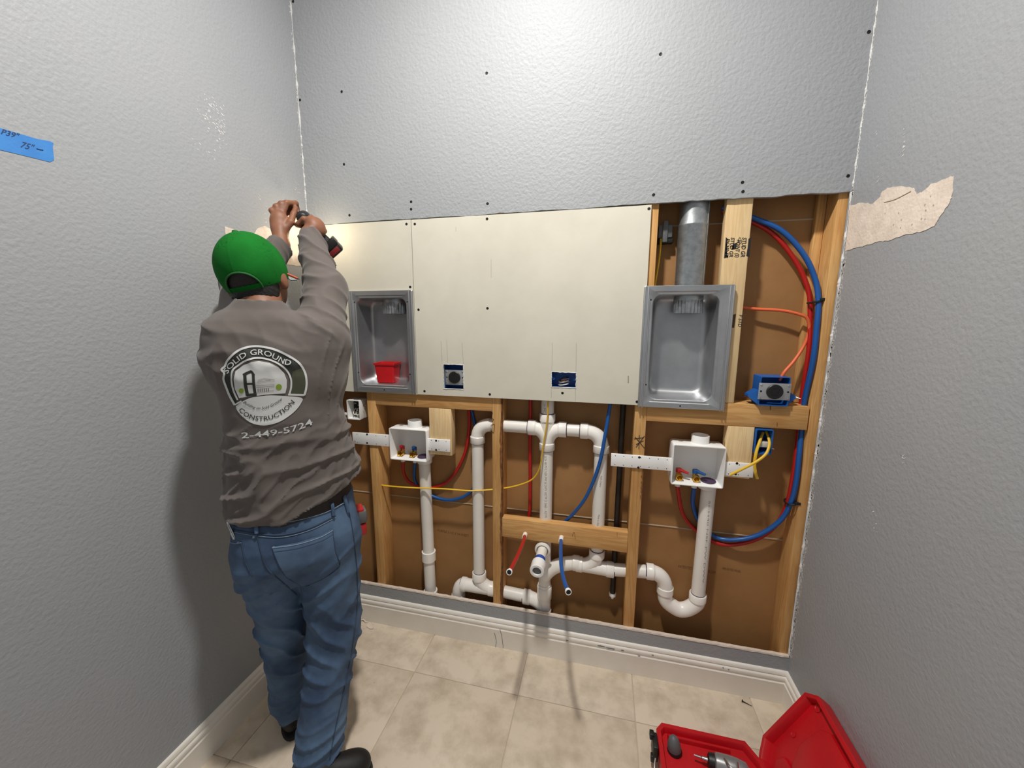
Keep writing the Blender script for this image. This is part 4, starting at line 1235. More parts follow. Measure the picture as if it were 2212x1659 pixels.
# left hand raised, pinching towards the corner
kw = [(587, 455), (596, 446), (607, 440), (619, 438)]
pc = MP(604, 480, .365)
HANDS += [(cap_(wr_l, MP(605, 500, .355), .025, .027), .02), (ell_(pc, (.032, .022, .042)), .02)]
for i, (a, b) in enumerate(kw):
    k0 = MP(a, b, .375)
    mid = MP(a + 14 + 2 * i, b - 8 + 3 * i, .405); tip0 = MP(a + 26 - 1 * i, b - 2 + 5 * i, .420); tip = MP(a + 30 - 2 * i, b + 10 + 4 * i, .412)
    HANDS += finger([pc + (k0 - pc) * .3, k0, mid, tip0, tip], .0108, .0082)
HANDS += finger([MP(614, 497, .350), MP(628, 480, .352), MP(634, 462, .372), MP(639, 448, .392)], .0140, .0085)

BODY = [
    (hell(0, 0, .010, (.073, .092, .090)), .03), (hell(0, .030, -.055, (.056, .062, .062)), .03), (hell(0, .048, -.094, (.030, .032, .022)), .02),
    (cap_(hd(0, .090, -.008), hd(0, .112, -.040), .008, .013), .012), (hell(0, .085, .012, (.052, .012, .012)), .015),
    (hell(0, .088, -.068, (.024, .010, .008)), .006), (hell(.074, -.010, -.030, (.010, .022, .033)), .006), (hell(-.074, -.010, -.030, (.010, .022, .033)), .006),
    (cap_(hd(0, -.022, -.05), (-.045, -.012, 1.475), .054, .060), .03),
    (stack_([(.84, -.165, .135, -.075, .075), (.95, -.16, .135, -.08, .085), (1.12, -.145, .125, -.085, .09), (1.3, -.16, .125, -.09, .085), (1.42, -.15, .11, -.075, .07), (1.49, -.10, .05, -.05, .05)]), .04),
    (cap_(sh_r, el_r, .052, .040), .03), (cap_(el_r, wr_r, .040, .026), .02), (cap_(sh_l + np.array([.022, 0, -.004]), el_l, .044, .036), .03), (cap_(el_l, wr_l, .036, .026), .02),
    (cap_(hip_r, kn_r, .072, .050), .03), (cap_(kn_r, an_r, .050, .036), .02), (cap_(hip_l, kn_l, .072, .050), .03), (cap_(kn_l, an_l, .050, .036), .02),
    (cap_(an_r, an_r + np.array([.05, -.03, -.055]), .034, .024), .02), (cap_(an_l, an_l + np.array([.01, .10, -.055]), .036, .026), .02)] + HANDS
body, _, _ = skin('body', Field(BODY), (-.26, -.20, .0), (.26, .50, 1.98), .0040, M['skin'], person, 1)
for sx in (-1, 1):
    c = L2W(hd(sx * .030, .083, -.004)[None])[0]
    add('eye', *g_lathe([(.0, -.011), (.008, -.008), (.011, 0), (.008, .008), (0, .011)], c, (0, 0, 1), 12), M['eye'], person, True)

# ---- hair below the cap
def hair_post(P, d):
    q = (P - HD.astype(np.float32)) @ RHM
    cut = np.maximum(q[:, 1] - .035 - .25 * np.clip(q[:, 2] + .02, -1, 0), -(q[:, 2] + .125 + .30 * q[:, 1]))
    return np.maximum(d + .0012 * np.sin(q[:, 0] * 700) * np.sin(q[:, 2] * 260 + q[:, 0] * 90), cut)
skin('hair', Field([(hell(0, -.002, .006, (.079, .098, .093)), .02), (hell(0, -.045, -.065, (.056, .046, .05)), .03)], hair_post), (-.20, -.12, 1.46), (.10, .20, 1.80), .0036, M['hair'], person)

# ---- trucker cap: mesh dome with an arched opening and snap strap at the back, grey brim
CR = (.0865, .106, .106)
CZ = .008
def cap_post(P, d):
    q = (P - HD.astype(np.float32)) @ RHM
    dq = d
    inner = hell(0, 0, CZ, tuple(a - .0045 for a in CR))(P)
    dq = np.maximum(dq, -inner)
    dq = np.maximum(dq, -(q[:, 2] + .040 - .02 * q[:, 1]))
    # arch opening above the strap
    ax = q[:, 0] / .042; az = (q[:, 2] + .030) / .040
    arch = (np.sqrt(ax ** 2 + az ** 2) - 1) * .04
    arch = np.maximum(arch, -(q[:, 2] + .026)); arch = np.maximum(arch, q[:, 1] + .02)
    dq = np.maximum(dq, -arch)
    ang = np.arctan2(q[:, 0], q[:, 1])
    return dq - .0009 * np.clip(1 - np.abs(np.sin(ang * 3)) * 9, 0, 1)
cap_o, _, _ = skin('cap', Field([(hell(0, 0, CZ, CR), .01)], cap_post), (-.20, -.10, 1.52), (.09, .21, 1.80), .0028, M['cap'], person, 1)
# piping round the arch, button, brim
P_ = []
for a in np.linspace(-.25, math.pi + .25, 26):
    x, z = .043 * math.cos(a), -.030 + .041 * math.sin(a)
    y = -CR[1] * math.sqrt(max(0, 1 - (x / CR[0]) ** 2 - ((z - CZ) / CR[2]) ** 2)) - .0008
    P_.append(hd(x, y, z))
g = g_tube(L2W(np.array(P_)), .0026, 6); add('arch_piping', *g, M['capedge'], cap_o, True)
c = L2W(hd(0, 0, CZ + CR[2])[None])[0]
add('button', *g_lathe([(.009, -.003), (.008, .002), (.004, .004), (0, .0045)], c, (0, 0, 1), 14), M['capedge'], cap_o, True)
V, F = [], []
nu, nv = 24, 8
for k, th_ in enumerate((0, .003)):
    for i in range(nu + 1):
        a = -1.15 + 2.3 * i / nu
        for j in range(nv + 1):
            r_ = .0 + .070 * j / nv * math.cos(a * .85)
            x = (CR[0] - .004) * math.sin(a) * (1 + .05 * j / nv); y = (CR[1] - .006) * math.cos(a) + r_
            z = -.030 - .25 * x * x / .09 - .004 * j / nv + th_
            V.append(hd(x, y, z))
m_ = (nu + 1) * (nv + 1)
for k in range(2):
    for i in range(nu):
        for j in range(nv):
            a = k * m_ + i * (nv + 1) + j
            F.append((a, a + 1, a + nv + 2, a + nv + 1))
ring = [i * (nv + 1) + nv for i in range(nu + 1)]
for a, b in zip(ring[:-1], ring[1:]): F.append((a, b, b + m_, a + m_))
add('brim', L2W(np.array(V)), F, M['brim'], cap_o, True, 60)

# ---- shirt with raised sleeves and draped folds
def sstep(a, b, x):
    t = np.clip((x - a) / (b - a), 0, 1); return t * t * (3 - 2 * t)
def ridge(x, p=1.6): return (1 - np.abs(np.sin(x))) ** p
def folds(P, nrm, wl, seed, spread=.30, n=6):
    """irregular ridges whose normal is nrm and spacing about wl"""
    r_ = np.random.default_rng(seed); nrm = np.array(nrm, float); nrm /= np.linalg.norm(nrm)
    acc = 0
    for k in range(n):
        kv = (nrm + r_.normal(size=3) * spread); kv = kv / np.linalg.norm(kv) * (2 * np.pi / (wl * 2) * (.7 + .7 * r_.random()))
        acc = acc + np.sin(P @ kv.astype(np.float32) + r_.random() * 6.28)
    return np.clip(1 - np.abs(acc / math.sqrt(n / 2)) * .9, 0, 1) ** 1.5
def shirt_post(P, d):
    s, t, z = P[:, 0], P[:, 1], P[:, 2]
    w1 = sstep(1.27, 1.12, z)
    d = d - .0090 * w1 * folds(P, (-.42, .1, 1), .058, 3, .22) - .0050 * w1 * folds(P, (-.75, 0, 1), .040, 8, .25)
    w2 = sstep(1.30, 1.38, z) * sstep(1.54, 1.48, z) * sstep(.09, .0, s)
    d = d - .0055 * w2 * folds(P, (.15, 0, 1), .075, 6, .35) - .003 * w2 * folds(P, (1, 0, .4), .050, 12, .3)
    axr = (el_r - sh_r) / np.linalg.norm(el_r - sh_r)
    w3 = sstep(1.43, 1.50, z) * sstep(.02, .07, s + .1 * (t > .2))
    d = d - .0085 * w3 * folds(P, axr + np.array([.55, 0, 0]), .075, 23, .34) - .004 * w3 * sstep(.13, .06, s) * folds(P, axr + np.array([.7, 0, 0]), .04, 22, .3)
    w5 = sstep(1.12, 1.25, z) * sstep(1.52, 1.42, z) * sstep(.05, .11, s)
    d = d - .0055 * w5 * folds(P, (1, 0, -.35), .045, 31, .22)
    hem = .932 + .36 * np.clip(s + .05, 0, 1) + .10 * np.clip(-s - .10, 0, 1) + .10 * np.clip(t, -.2, .2) + .003 * np.sin(50 * s)
    d = np.maximum(d, hem - z)
    # neck hole
    nk = ell_((-.048, .012, 1.565), (.064, .072, .040))(P)
    d = np.maximum(d, -nk)
    # cuffs cut square
    for wr, el, ln in ((wr_r, el_r, .006), (wr_l, el_l, .002)):
        ax = (wr - el) / np.linalg.norm(wr - el)
        pl = (P - (wr - ax * ln).astype(np.float32)) @ ax.astype(np.float32)
        near = np.sqrt(((P - wr.astype(np.float32)) ** 2).sum(1)) - .10
        d = np.where(near < 0, np.maximum(d, pl), d)
    return d
SHIRT = [
    (stack_([(.86, -.178, .160, -.118, .115), (.95, -.178, .195, -.120, .120), (1.01, -.177, .192, -.118, .125), (1.09, -.168, .172, -.112, .125), (1.19, -.163, .152, -.108, .120), (1.27, -.170, .142, -.110, .115), (1.345, -.176, .140, -.115, .108), (1.42, -.172, .135, -.110, .095), (1.465, -.162, .118, -.096, .078), (1.50, -.152, .080, -.084, .070), (1.53, -.120, .025, -.070, .075), (1.56, -.108, .010, -.060, .075)]), .05),
    (cap_((-.105, .0, 1.425), (-.12, .0, 1.38), .070, .065), .05),
    (cap_(sh_r, el_r, .072, .058), .05), (cap_(el_r, wr_r, .058, .041), .03), (cap_((.085, -.01, 1.33), sh_r, .07, .068), .06),
    (cap_(sh_l + np.array([.022, .0, -.002]), el_l, .056, .052), .07), (cap_(el_l, wr_l, .055, .038), .03)]
shirt, SV, SF = skin('shirt', Field(SHIRT, shirt_post), (-.24, -.17, .91), (.24, .44, 1.92), .0042, M['shirt'], person, 1)
SW = L2W(SV)
shirt_bvh = BVHTree.FromPolygons([Vector(p) for p in SW], [tuple(int(i) for i in f) for f in SF])
P_ = []
for a in np.linspace(0, 2 * math.pi, 41)[:-1]:
    P_.append((-.048 + .058 * math.cos(a), .010 + .066 * math.sin(a), 1.520 + .012 * math.sin(a) + .004 * math.sin(3 * a)))
P_.append(P_[0])
add('collar', *g_tube(L2W(np.array(P_)), .0085, 8, True, 1.0), M['shirt'], shirt, True)
# ---- belt and jeans
def jeans_post(P, d):
    s, t, z = P[:, 0], P[:, 1], P[:, 2]
    w = sstep(.66, .50, z) * sstep(.22, .34, z)
    d = d - .010 * w * folds(P, (.35, 0, 1), .070, 41, .28)
    w2 = sstep(.28, .12, z)
    d = d - .011 * w2 * folds(P, (-.3, .1, 1), .055, 42, .25)
    w3 = sstep(.84, .74, z) * sstep(.50, .62, z)
    d = d - .006 * w3 * folds(P, (-.7, .1, .8), .060, 43, .25)
    d = np.maximum(d, z - (.925 + .12 * np.clip(s + .1, 0, .3)))
    hem = np.where(s > -.5, .055, .055)
    return np.maximum(d, hem - z)
PELV = stack_([(.70, -.176, .160, -.095, .09), (.78, -.183, .170, -.125, .10), (.84, -.182, .172, -.128, .105), (.92, -.176, .165, -.112, .105), (1.0, -.172, .160, -.105, .105)])
JEANS = [(PELV, .03), (cap_((.076, -.015, .80), kn_r + np.array([.004, 0, 0]), .098, .078), .02), (cap_(kn_r + np.array([.004, 0, 0]), an_r + np.array([.006, .01, -.02]), .078, .068), .03),
         (cap_((-.095, .01, .80), kn_l, .092, .072), .02), (cap_(kn_l, an_l + np.array([0, .0, -.0]), .072, .062), .03)]
jeans, JV, JF = skin('jeans', Field(JEANS, jeans_post), (-.26, -.22, .03), (.24, .24, 1.02), .0045, M['jeans'], person, 1)
JW = L2W(JV)
jeans_bvh = BVHTree.FromPolygons([Vector(p) for p in JW], [tuple(int(i) for i in f) for f in JF])
def drape(bvh, off):
    def fn(a, b):
        d = Vector(ray(a, b)).normalized(); o = Vector(CAM)
        loc, nrm, idx, dist = bvh.ray_cast(o, d)
        if loc is None: return None
        if nrm.dot(d) > 0: nrm = -nrm
        return np.array(loc + nrm * off)
    return fn
# belt: a band following the waist
P1, P2 = [], []
for k in range(64):
    a = 2 * math.pi * k / 64
    ca, sa = math.cos(a), math.sin(a)
    s_ = -.004 + .164 * math.copysign(abs(ca) ** (2 / 2.4), ca); t_ = -.002 + .112 * math.copysign(abs(sa) ** (2 / 2.4), sa)
    zb = .905 + .12 * np.clip(s_ + .1, 0, .3)
    P1.append((s_, t_, zb)); P2.append((s_ * .985, t_ * .985, zb + .055))
V = L2W(np.array(P1 + P2 + [(a * .95, b * .95, c) for a, b, c in P2] + [(a * .95, b * .95, c) for a, b, c in P1]))
F = [(r_ * 64 + k, r_ * 64 + (k + 1) % 64, ((r_ + 1) % 4) * 64 + (k + 1) % 64, ((r_ + 1) % 4) * 64 + k) for r_ in range(4) for k in range(64)]
add('belt', V, F, M['belt'], person, True, 40)
# boots
def boot(an, dirv, name, k=1.0, off=(0, 0, 0)):
    dv = np.array(dirv, float); dv /= np.linalg.norm(dv); sd = np.array([dv[1], -dv[0], 0])
    c = np.array([an[0], an[1], 0]) + np.array(off)
    an = an + np.array(off)
    Rb = np.stack([sd, dv, np.array([0, 0, 1.0])], 1).astype(np.float32)
    pr = [(ell_(c + dv * .03 + np.array([0, 0, .05]), (.042, .10 * k, .050), Rb), .02), (ell_(c + dv * .13 * k + np.array([0, 0, .042]), (.046, .075 * k, .044), Rb), .03), (cap_(an + np.array([0, 0, -.03]), an + np.array([0, 0, .03 if off[1] == 0 else -.02]), .040, .036), .03)]
    def post(P, d): return np.maximum(d, .014 - P[:, 2])
    o, _, _ = skin(name, Field(pr, post), c + np.array([-.26, -.26, -.0]), c + np.array([.26, .26, .24]), .005, M['boot'], person, 1)
    prs = [(ell_(c + dv * .03, (.045, .104 * k, .2), Rb), .02), (ell_(c + dv * .13 * k, (.049, .080 * k, .2), Rb), .03)]
    def post2(P, d): return np.maximum(d, np.maximum(P[:, 2] - .016, .001 - P[:, 2]))
    skin('sole', Field(prs, post2), c + np.array([-.26, -.26, -.01]), c + np.array([.26, .26, .04]), .005, M['sole'], o, 1)
boot(an_r, (1.0, -.12, 0), 'boot', .80, (0, -.035, 0))
boot(an_l, (.15, .95, 0), 'boot')

# ---- jeans details laid on the cloth
jd = drape(jeans_bvh, .0012); sd_ = drape(shirt_bvh, .0012)
def seam(name, pts, r, m, parent, fn, n=10):
    q = [fn(a, b) for a, b in catmull(pts, n)] if len(pts) > 2 else [fn(pts[0][0] + (pts[1][0] - pts[0][0]) * t, pts[0][1] + (pts[1][1] - pts[0][1]) * t) for t in np.linspace(0, 1, 12)]
    run, runs = [], []
    for p in q:
        if p is not None and (not run or np.linalg.norm(p - run[-1]) < .05): run.append(p)
        else:
            runs.append(run); run = [] if p is None else [p]
    runs.append(run)
    runs = [r_ for r_ in runs if len(r_) > 2]
    if not runs: return
    g = join(*[g_tube(r_, r, 6) for r_ in runs])
    return add(name, *g, m, parent, True)
def fill(name, outline, fn, m, parent, step=4.0, spl=True):
    P_ = [tuple(p) for p in (catmull(list(outline) + [outline[0]], 6)[:-1] if spl else outline)]
    if not spl:
        Q_ = []
        for i in range(len(P_)):
            a, b = np.array(P_[i]), np.array(P_[(i + 1) % len(P_)])
            for k in range(6): Q_.append(tuple(a + (b - a) * k / 6))
        P_ = Q_
    A_ = np.array(P_); n = len(P_)
    pts = [Vector((float(p[0]), float(p[1]))) for p in P_]
    x0, y0 = A_.min(0); x1, y1 = A_.max(0)
    for x in np.arange(x0 + step / 2, x1, step):
        for y in np.arange(y0 + step / 2, y1, step): pts.append(Vector((x, y)))
    r_ = delaunay_2d_cdt(pts, [], [list(range(n))], 1, 1e-5)
    V = [fn(p.x, p.y) for p in r_[0]]
    F = [f for f in r_[2] if all(V[i] is not None for i in f) and max(np.linalg.norm(V[f[i]] - V[f[i - 1]]) for i in range(len(f))) < .05]
    V = [np.zeros(3) if v is None else v for v in V]
    used = sorted({i for f in F for i in f}); mp_ = {a: b for b, a in enumerate(used)}
    if not F: return
    return add(name, [V[i] for i in used], [[mp_[i] for i in f] for f in F], m, parent, True, 180)
def drape_o(bvh, off): return drape(bvh, off)
pk = fill('back_pocket', [(588, 1181), (640, 1172), (690, 1157), (717, 1142), (724, 1190), (733, 1222), (700, 1248), (655, 1268), (618, 1245), (600, 1215)], drape(jeans_bvh, .0022), M['jeans'], jeans, 7, False)
seam('pocket_hem', [(588, 1183), (640, 1176), (690, 1161), (718, 1146)], .0016, M['wornseam'], jeans, drape(jeans_bvh, .002))
seam('pocket_hem', [(590, 1192), (642, 1184), (692, 1169), (719, 1154)], .0010, M['stitch'], jeans, drape(jeans_bvh, .002))
seam('pocket_seam', [(718, 1146), (724, 1190), (733, 1222), (700, 1248), (656, 1268)], .0014, M['stitch'], jeans, drape(jeans_bvh, .0015))
seam('pocket_seam', [(588, 1183), (601, 1216), (618, 1245), (655, 1268)], .0012, M['stitch'], jeans, drape(jeans_bvh, .0015))
seam('pocket_hem', [(494, 1170), (508, 1174), (522, 1172)], .0014, M['wornseam'], jeans, jd)
seam('pocket_seam', [(522, 1172), (530, 1210), (545, 1245)], .0012, M['stitch'], jeans, jd)
seam('yoke_seam', [(500, 1143), (552, 1152), (610, 1155), (670, 1140), (725, 1113)], .0015, M['stitch'], jeans, jd)
seam('yoke_seam', [(500, 1148), (552, 1157), (610, 1160), (670, 1145), (725, 1118)], .0009, M['wornseam'], jeans, jd)
seam('waistband_seam', [(500, 1127), (560, 1132), (630, 1126), (700, 1108), (745, 1085)], .0015, M['wornseam'], jeans, jd)
seam('centre_seam', [(552, 1120), (556, 1155), (565, 1195), (580, 1230), (615, 1262), (640, 1285)], .0016, M['stitch'], jeans, jd)
seam('side_seam', [(752, 1095), (766, 1180), (772, 1290), (762, 1390), (745, 1480), (725, 1570), (712, 1640)], .0016, M['stitch'], jeans, jd)
for a in (((715, 1070), (720, 1112)), ((552, 1118), (555, 1150)), ((742, 1068), (752, 1105))):
    q_ = [jd(a[0][0] + (a[1][0] - a[0][0]) * t, a[0][1] + (a[1][1] - a[0][1]) * t) for t in np.linspace(0, 1, 8)]
    q_ = [p + np.array(-FT) * .006 for p in q_ if p is not None]
    if len(q_) > 2: add('belt_loop', *g_tube(q_, .0050, 8, True, .5), M['jeans'], jeans, True)
gs = [g_blob(jd(x, y), RT, (0, 0, 1), .005, .005, 8, .4, .001, -FT) for x, y in ((591, 1183), (549, 1160), (516, 1172)) if jd(x, y) is not None]
g = join(*gs); tag(add('worn_spot', *g, M['wornseam'], jeans), kind='stuff')

# ---- printed badge on the back of the shirt (photo-measured, lying on the cloth)
def U(u, v): return (460 + .1386 * u, 730 + .1386 * v)
def UL(l): return [U(a, b) for a, b in l]
OUT = [(345, 1040), (268, 900), (212, 760), (172, 640), (182, 545), (140, 492), (192, 440), (235, 345), (330, 245), (470, 165), (650, 130), (850, 152), (1050, 215), (1230, 312), (1360, 412), (1435, 545), (1458, 680), (1450, 790), (1425, 888)]
INN = [(392, 965), (328, 820), (295, 660), (312, 505), (400, 425), (520, 350), (680, 314), (850, 332), (1020, 402), (1145, 500), (1212, 630), (1218, 760), (1190, 882)]
DSC = [(412, 935), (345, 790), (328, 640), (352, 520), (470, 428), (600, 376), (720, 362), (880, 390), (1020, 455), (1108, 545), (1152, 655), (1150, 770), (1128, 862), (980, 870), (800, 885), (640, 905), (520, 918)]
LOW = [(362, 1062), (450, 995), (600, 928), (760, 905), (900, 892), (1150, 905), (1340, 922), (1388, 940), (1395, 972), (1330, 1080), (1220, 1190), (1050, 1300), (880, 1352), (750, 1360), (600, 1322), (470, 1230), (385, 1130)]
d1, d2, d3 = drape(shirt_bvh, .0009), drape(shirt_bvh, .0014), drape(shirt_bvh, .0020)
fill('badge_ground', UL(OUT + INN[::-1]), d1, M['printd'], shirt, 3.0, False)
fill('badge_olive_field', UL([(1240, 520), (1380, 470), (1425, 560), (1440, 700), (1415, 875), (1215, 875), (1232, 760), (1228, 640)]), d2, M['printo'], shirt, 3.0, False)
fill('badge_disc', UL(DSC), d2, M['printw'], shirt, 3.0, False)
fill('badge_ground', UL(LOW), d2, M['printw'], shirt, 3.0)
def band(name, path, wpx, fn, m, close=False):
    P_ = np.array([U(*p) for p in catmull(path, 6)]) if len(path) > 2 else np.array([U(*p) for p in path])
    if len(path) == 2: P_ = np.array([P_[0] + (P_[1] - P_[0]) * t for t in np.linspace(0, 1, 8)])
    V, F = [], []
    for i in range(len(P_)):
        t = P_[min(i + 1, len(P_) - 1)] - P_[max(i - 1, 0)]; t /= np.linalg.norm(t) + 1e-9
        nn = np.array([-t[1], t[0]]) * wpx / 2
        for q_ in (P_[i] + nn, P_[i] - nn): V.append(fn(*q_))
    for i in range(len(P_) - 1):
        f = (2 * i, 2 * i + 1, 2 * i + 3, 2 * i + 2)
        if all(V[k] is not None for k in f) and max(np.linalg.norm(V[f[k]] - V[f[k - 1]]) for k in range(4)) < .04: F.append(f)
    V = [np.zeros(3) if v is None else v for v in V]
    used = sorted({i for f in F for i in f}); mp_ = {a: b for b, a in enumerate(used)}
    if F: return add(name, [V[i] for i in used], [[mp_[i] for i in f] for f in F], m, shirt, True, 180)
band('badge_ring', OUT, 4.6, d3, M['printw'])
band('badge_ring', INN, 3.8, d3, M['printw'])
band('badge_ring', [(1425, 886), (1170, 880)], 4.0, d3, M['printw'])
band('badge_ring', [(345, 1040), (450, 980)], 3.0, d3, M['printw'])
band('tower_print', [(500, 570), (510, 720), (545, 900)], 7, d3, M['printd'])
band('tower_print', [(630, 560), (640, 730), (665, 890)], 6, d3, M['printd'])
band('tower_print', [(475, 580), (540, 545), (605, 520)], 6, d3, M['printd'])
band('tower_print', [(595, 515), (620, 545), (645, 585)], 5, d3, M['printd'])
band('tower_print', [(510, 715), (645, 710)], 4, d3, M['printd'])
band('tower_print', [(530, 890), (685, 878)], 6, d3, M['printd'])
for (cu, cv, ru) in ((447, 822, 40), (1027, 762, 47)):
    fill('tree_print', UL([(cu + ru * math.cos(a), cv + ru * math.sin(a)) for a in np.linspace(0, 2 * math.pi, 12)[:-1]]), d3, M['printg'], shirt, 3, False)
for l in ([(670, 745), (960, 725)], [(680, 770), (960, 748)], [(700, 660), (800, 630)], [(800, 630), (960, 655)], [(690, 690), (900, 650)], [(690, 850), (950, 820)]):
    band('house_print', l, 1.0, d3, M['greyink'])
for k in range(6): band('house_print', [(705 + 32 * k, 790 - 2 * k), (707 + 32 * k, 838 - 2 * k)], 1.6, d3, M['grey'])
def letter_cloth(txt, path, h, m, bold=0.0, shear=0.0):
    v, f = glyphs(txt, bold, shear)
    q_ = path_map([U(*p) for p in path], v, h * .1386)
    V = [drape(shirt_bvh, .0026)(a, b) for a, b in q_]
    F = [x for x in f if all(V[i] is not None for i in x) and max(np.linalg.norm(V[x[i]] - V[x[i - 1]]) for i in range(len(x))) < .05]
    V = [np.zeros(3) if a is None else a for a in V]
    used = sorted({i for x in F for i in x}); mp_ = {a: b for b, a in enumerate(used)}
    if F: add('shirt_lettering', [V[i] for i in used], [[mp_[i] for i in x] for x in F], m, shirt)
letter_cloth('SOLID GROUND', [(235, 560), (300, 465), (400, 372), (530, 292), (690, 262), (830, 280), (960, 335), (1090, 405), (1215, 425)], 84, M['printw'], .008)
letter_cloth('CONSTRUCTION', [(405, 1125), (480, 1200), (570, 1252), (690, 1285), (800, 1290), (930, 1262), (1040, 1212), (1130, 1150), (1215, 1075), (1275, 1005)], 72, M['printd'], .006)
letter_cloth('Building on Solid Ground', [(475, 1010), (570, 1068), (690, 1108), (800, 1108), (920, 1068), (1085, 965)], 44, M['printd'], .0, .35)
letter_cloth('2-449-5724', [(455, 1560), (700, 1545), (930, 1515), (1150, 1478), (1330, 1430), (1560, 1340)], 92, M['printw'], .012)

# ---- drill held in the right hand
DB = G - hx * .046 + hf * .036
drill = empty('cordless_drill', L2W(DB[None])[0], 'black and red cordless drill raised in the corner, gripped by the worker', 'drill')
W_ = lambda p: L2W(np.asarray(p, float)[None])[0]
v, f = g_tube([W_(DB - hf * .040), W_(DB - hf * .034), W_(DB), W_(DB + hf * .05), W_(DB + hf * .058)], [.014, .020, .024, .024, .018], 18); add('drill_body', v, f, M['black'], drill, True, 50)
v, f = g_tube([W_(DB + hf * .058), W_(DB + hf * .062), W_(DB + hf * .085), W_(DB + hf * .098)], [.021, .022, .019, .012], 18); add('drill_chuck', v, f, M['black'], drill, True, 50)
v, f = g_tube([W_(DB + hf * .098), W_(DB + hf * .150)], .0032, 8); add('driver_bit', v, f, M['chrome'], drill, True)
v, f = g_tube([W_(DB + hx * .015), W_(G), W_(G + hx * .060)], [.019, .0175, .020], 14); add('drill_handle', v, f, M['black'], drill, True)
bc = G + hx * .074 + hf * .004
g = g_box(-.014, .014, -.052, .052, -.033, .033, .005)
v = [W_(bc + hx * a + hf * b + hn * c) for a, b, c in g[0]]
add('battery_foot', v, g[1], M['black'], drill, True)
bc2 = bc + hx * .026
g = g_box(-.015, .015, -.050, .050, -.031, .031, .006)
v = [W_(bc2 + hx * a + hf * b + hn * c) for a, b, c in g[0]]
bt = add('battery', v, g[1], M['black'], drill, True)
g = g_box(-.009, .009, -.0515, .0515, -.022, .022, .002)
v = [W_(bc2 + hx * a + hf * b + hn * c) for a, b, c in g[0]]
add('battery_label', v, g[1], M['darkred'], bt, True)
led = bpy.data.lights.new('drill_work_light', 'POINT'); led.energy = .40; led.color = (1.0, .84, .58); led.shadow_soft_size = .008
lo2 = bpy.data.objects.new('drill_work_light', led); lo2.location = Vector((.125, -.105, 1.872)); COL.objects.link(lo2)

# ---- pencil behind the ear, pens in the pockets, tape rule on the belt
a, b = W_(MP(606, 586, .03)), W_(MP(648, 604, .075))
pn = empty('pencil', a, 'short orange pencil tucked behind the worker right ear', 'pencil')
d_ = (b - a) / np.linalg.norm(b - a)
add('shaft', *g_cyl(a - d_ * .03, b - d_ * .012, .0036, None, 6), M['pencil'], pn)
add('tip', *g_cyl(b - d_ * .012, b, .0036, .0006, 6), M['grey'], pn)
a, b = jd(500, 1160), jd(503, 1136)
if a is None: a = W_(MP(500, 1160, -.02)); 
a = W_(MP(507, 1163, -.06)); b = W_(MP(491, 1126, -.06))
pm = empty('marker_pen', a, 'silver marker pen sticking out of the left back pocket', 'pen')
add('barrel', *g_tube([a, a + (b - a) * .35, a + (b - a) * .4, b], [.0055, .0055, .004, .0035], 10), M['chrome'], pm, True)
add('clip', *g_tube([a + np.array([.004, -.004, 0]), b + np.array([.003, -.003, -.008])], .0012, 6), M['chrome'], pm)
a = W_(MP(754, 1168, -.03)); b = W_(MP(757, 1100, -.03))
pe = empty('pocket_pen', a, 'slim silver pen clipped to the right front pocket', 'pen')
add('barrel', *g_tube([a, a + (b - a) * .1, b], [.0012, .0036, .0038], 8), M['chrome'], pe, True)
add('clip', *g_tube([b + np.array([.003, -.004, -.03]), b + np.array([.003, -.004, 0])], .001, 6), M['black'], pe)
c = W_(MP(779, 1120, .035))
tr = empty('tape_rule', c, 'black and red tape rule hanging at the worker right hip', 'tape measure')
def lbox(s0, s1, t0, t1, z0, z1, bev):
    v, f = g_box(s0, s1, t0, t1, z0, z1, bev)
    cl = MP(779, 1120, .035)
    return [W_(cl + np.array(p)) for p in v], f
add('case', *lbox(-.022, .020, -.030, .030, -.010, .040, .012), M['grey'], tr, True)
add('case_band', *lbox(-.024, .010, -.026, .026, .030, .046, .005), M['hred'], tr, True)
add('lower_body', *lbox(-.018, .016, -.026, .026, -.055, -.010, .008), M['hred'], tr, True)
# ================================================================== OPEN RED TOOL CASE
def inset(poly, d):
    P_ = np.array(poly, float); n = len(P_); out = []
    ar = sum(P_[i][0] * P_[(i + 1) % n][1] - P_[(i + 1) % n][0] * P_[i][1] for i in range(n))
    sg = 1 if ar > 0 else -1
    for i in range(n):
        a, b, c = P_[i - 1], P_[i], P_[(i + 1) % n]
        e1 = (b - a) / np.linalg.norm(b - a); e2 = (c - b) / np.linalg.norm(c - b)
        n1 = np.array([-e1[1], e1[0]]) * sg; n2 = np.array([-e2[1], e2[0]]) * sg
        m_ = n1 + n2; m_ /= (m_ @ m_) / 2 if (m_ @ m_) > 1e-6 else 1
        out.append(b + m_ * d)
    return out
def g_tray(poly, frame, h, rim, rec, slope=.004):
    """poly 2D outline; frame(a,b,c) -> world; c is height towards the open side"""
    L_ = [inset(poly, slope), inset(poly, .001), inset(poly, 0), inset(poly, .0015), inset(poly, rim), inset(poly, rim + .003), inset(poly, rim + .006)]
    C_ = [0, h * .55, h - .002, h, h, h - .004, h - rec]
    loops = [[frame(p[0], p[1], c) for p in l] for l, c in zip(L_, C_)]
    return g_loops(loops, True, True)
case = empty('tool_case', (1.69, -.45, 0), 'open red moulded tool case on the floor with its lid leaning on the right wall', 'tool case')
poly = [(1.525, -.62), (1.845, -.62), (1.852, -.60), (1.852, -.335), (1.815, -.272), (1.545, -.272), (1.524, -.298)]
fr = lambda a, b, c: (a, b, c)
tray = add('case_tray', *g_tray(poly, fr, .082, .014, .020), M['casered'], case, True, 30)
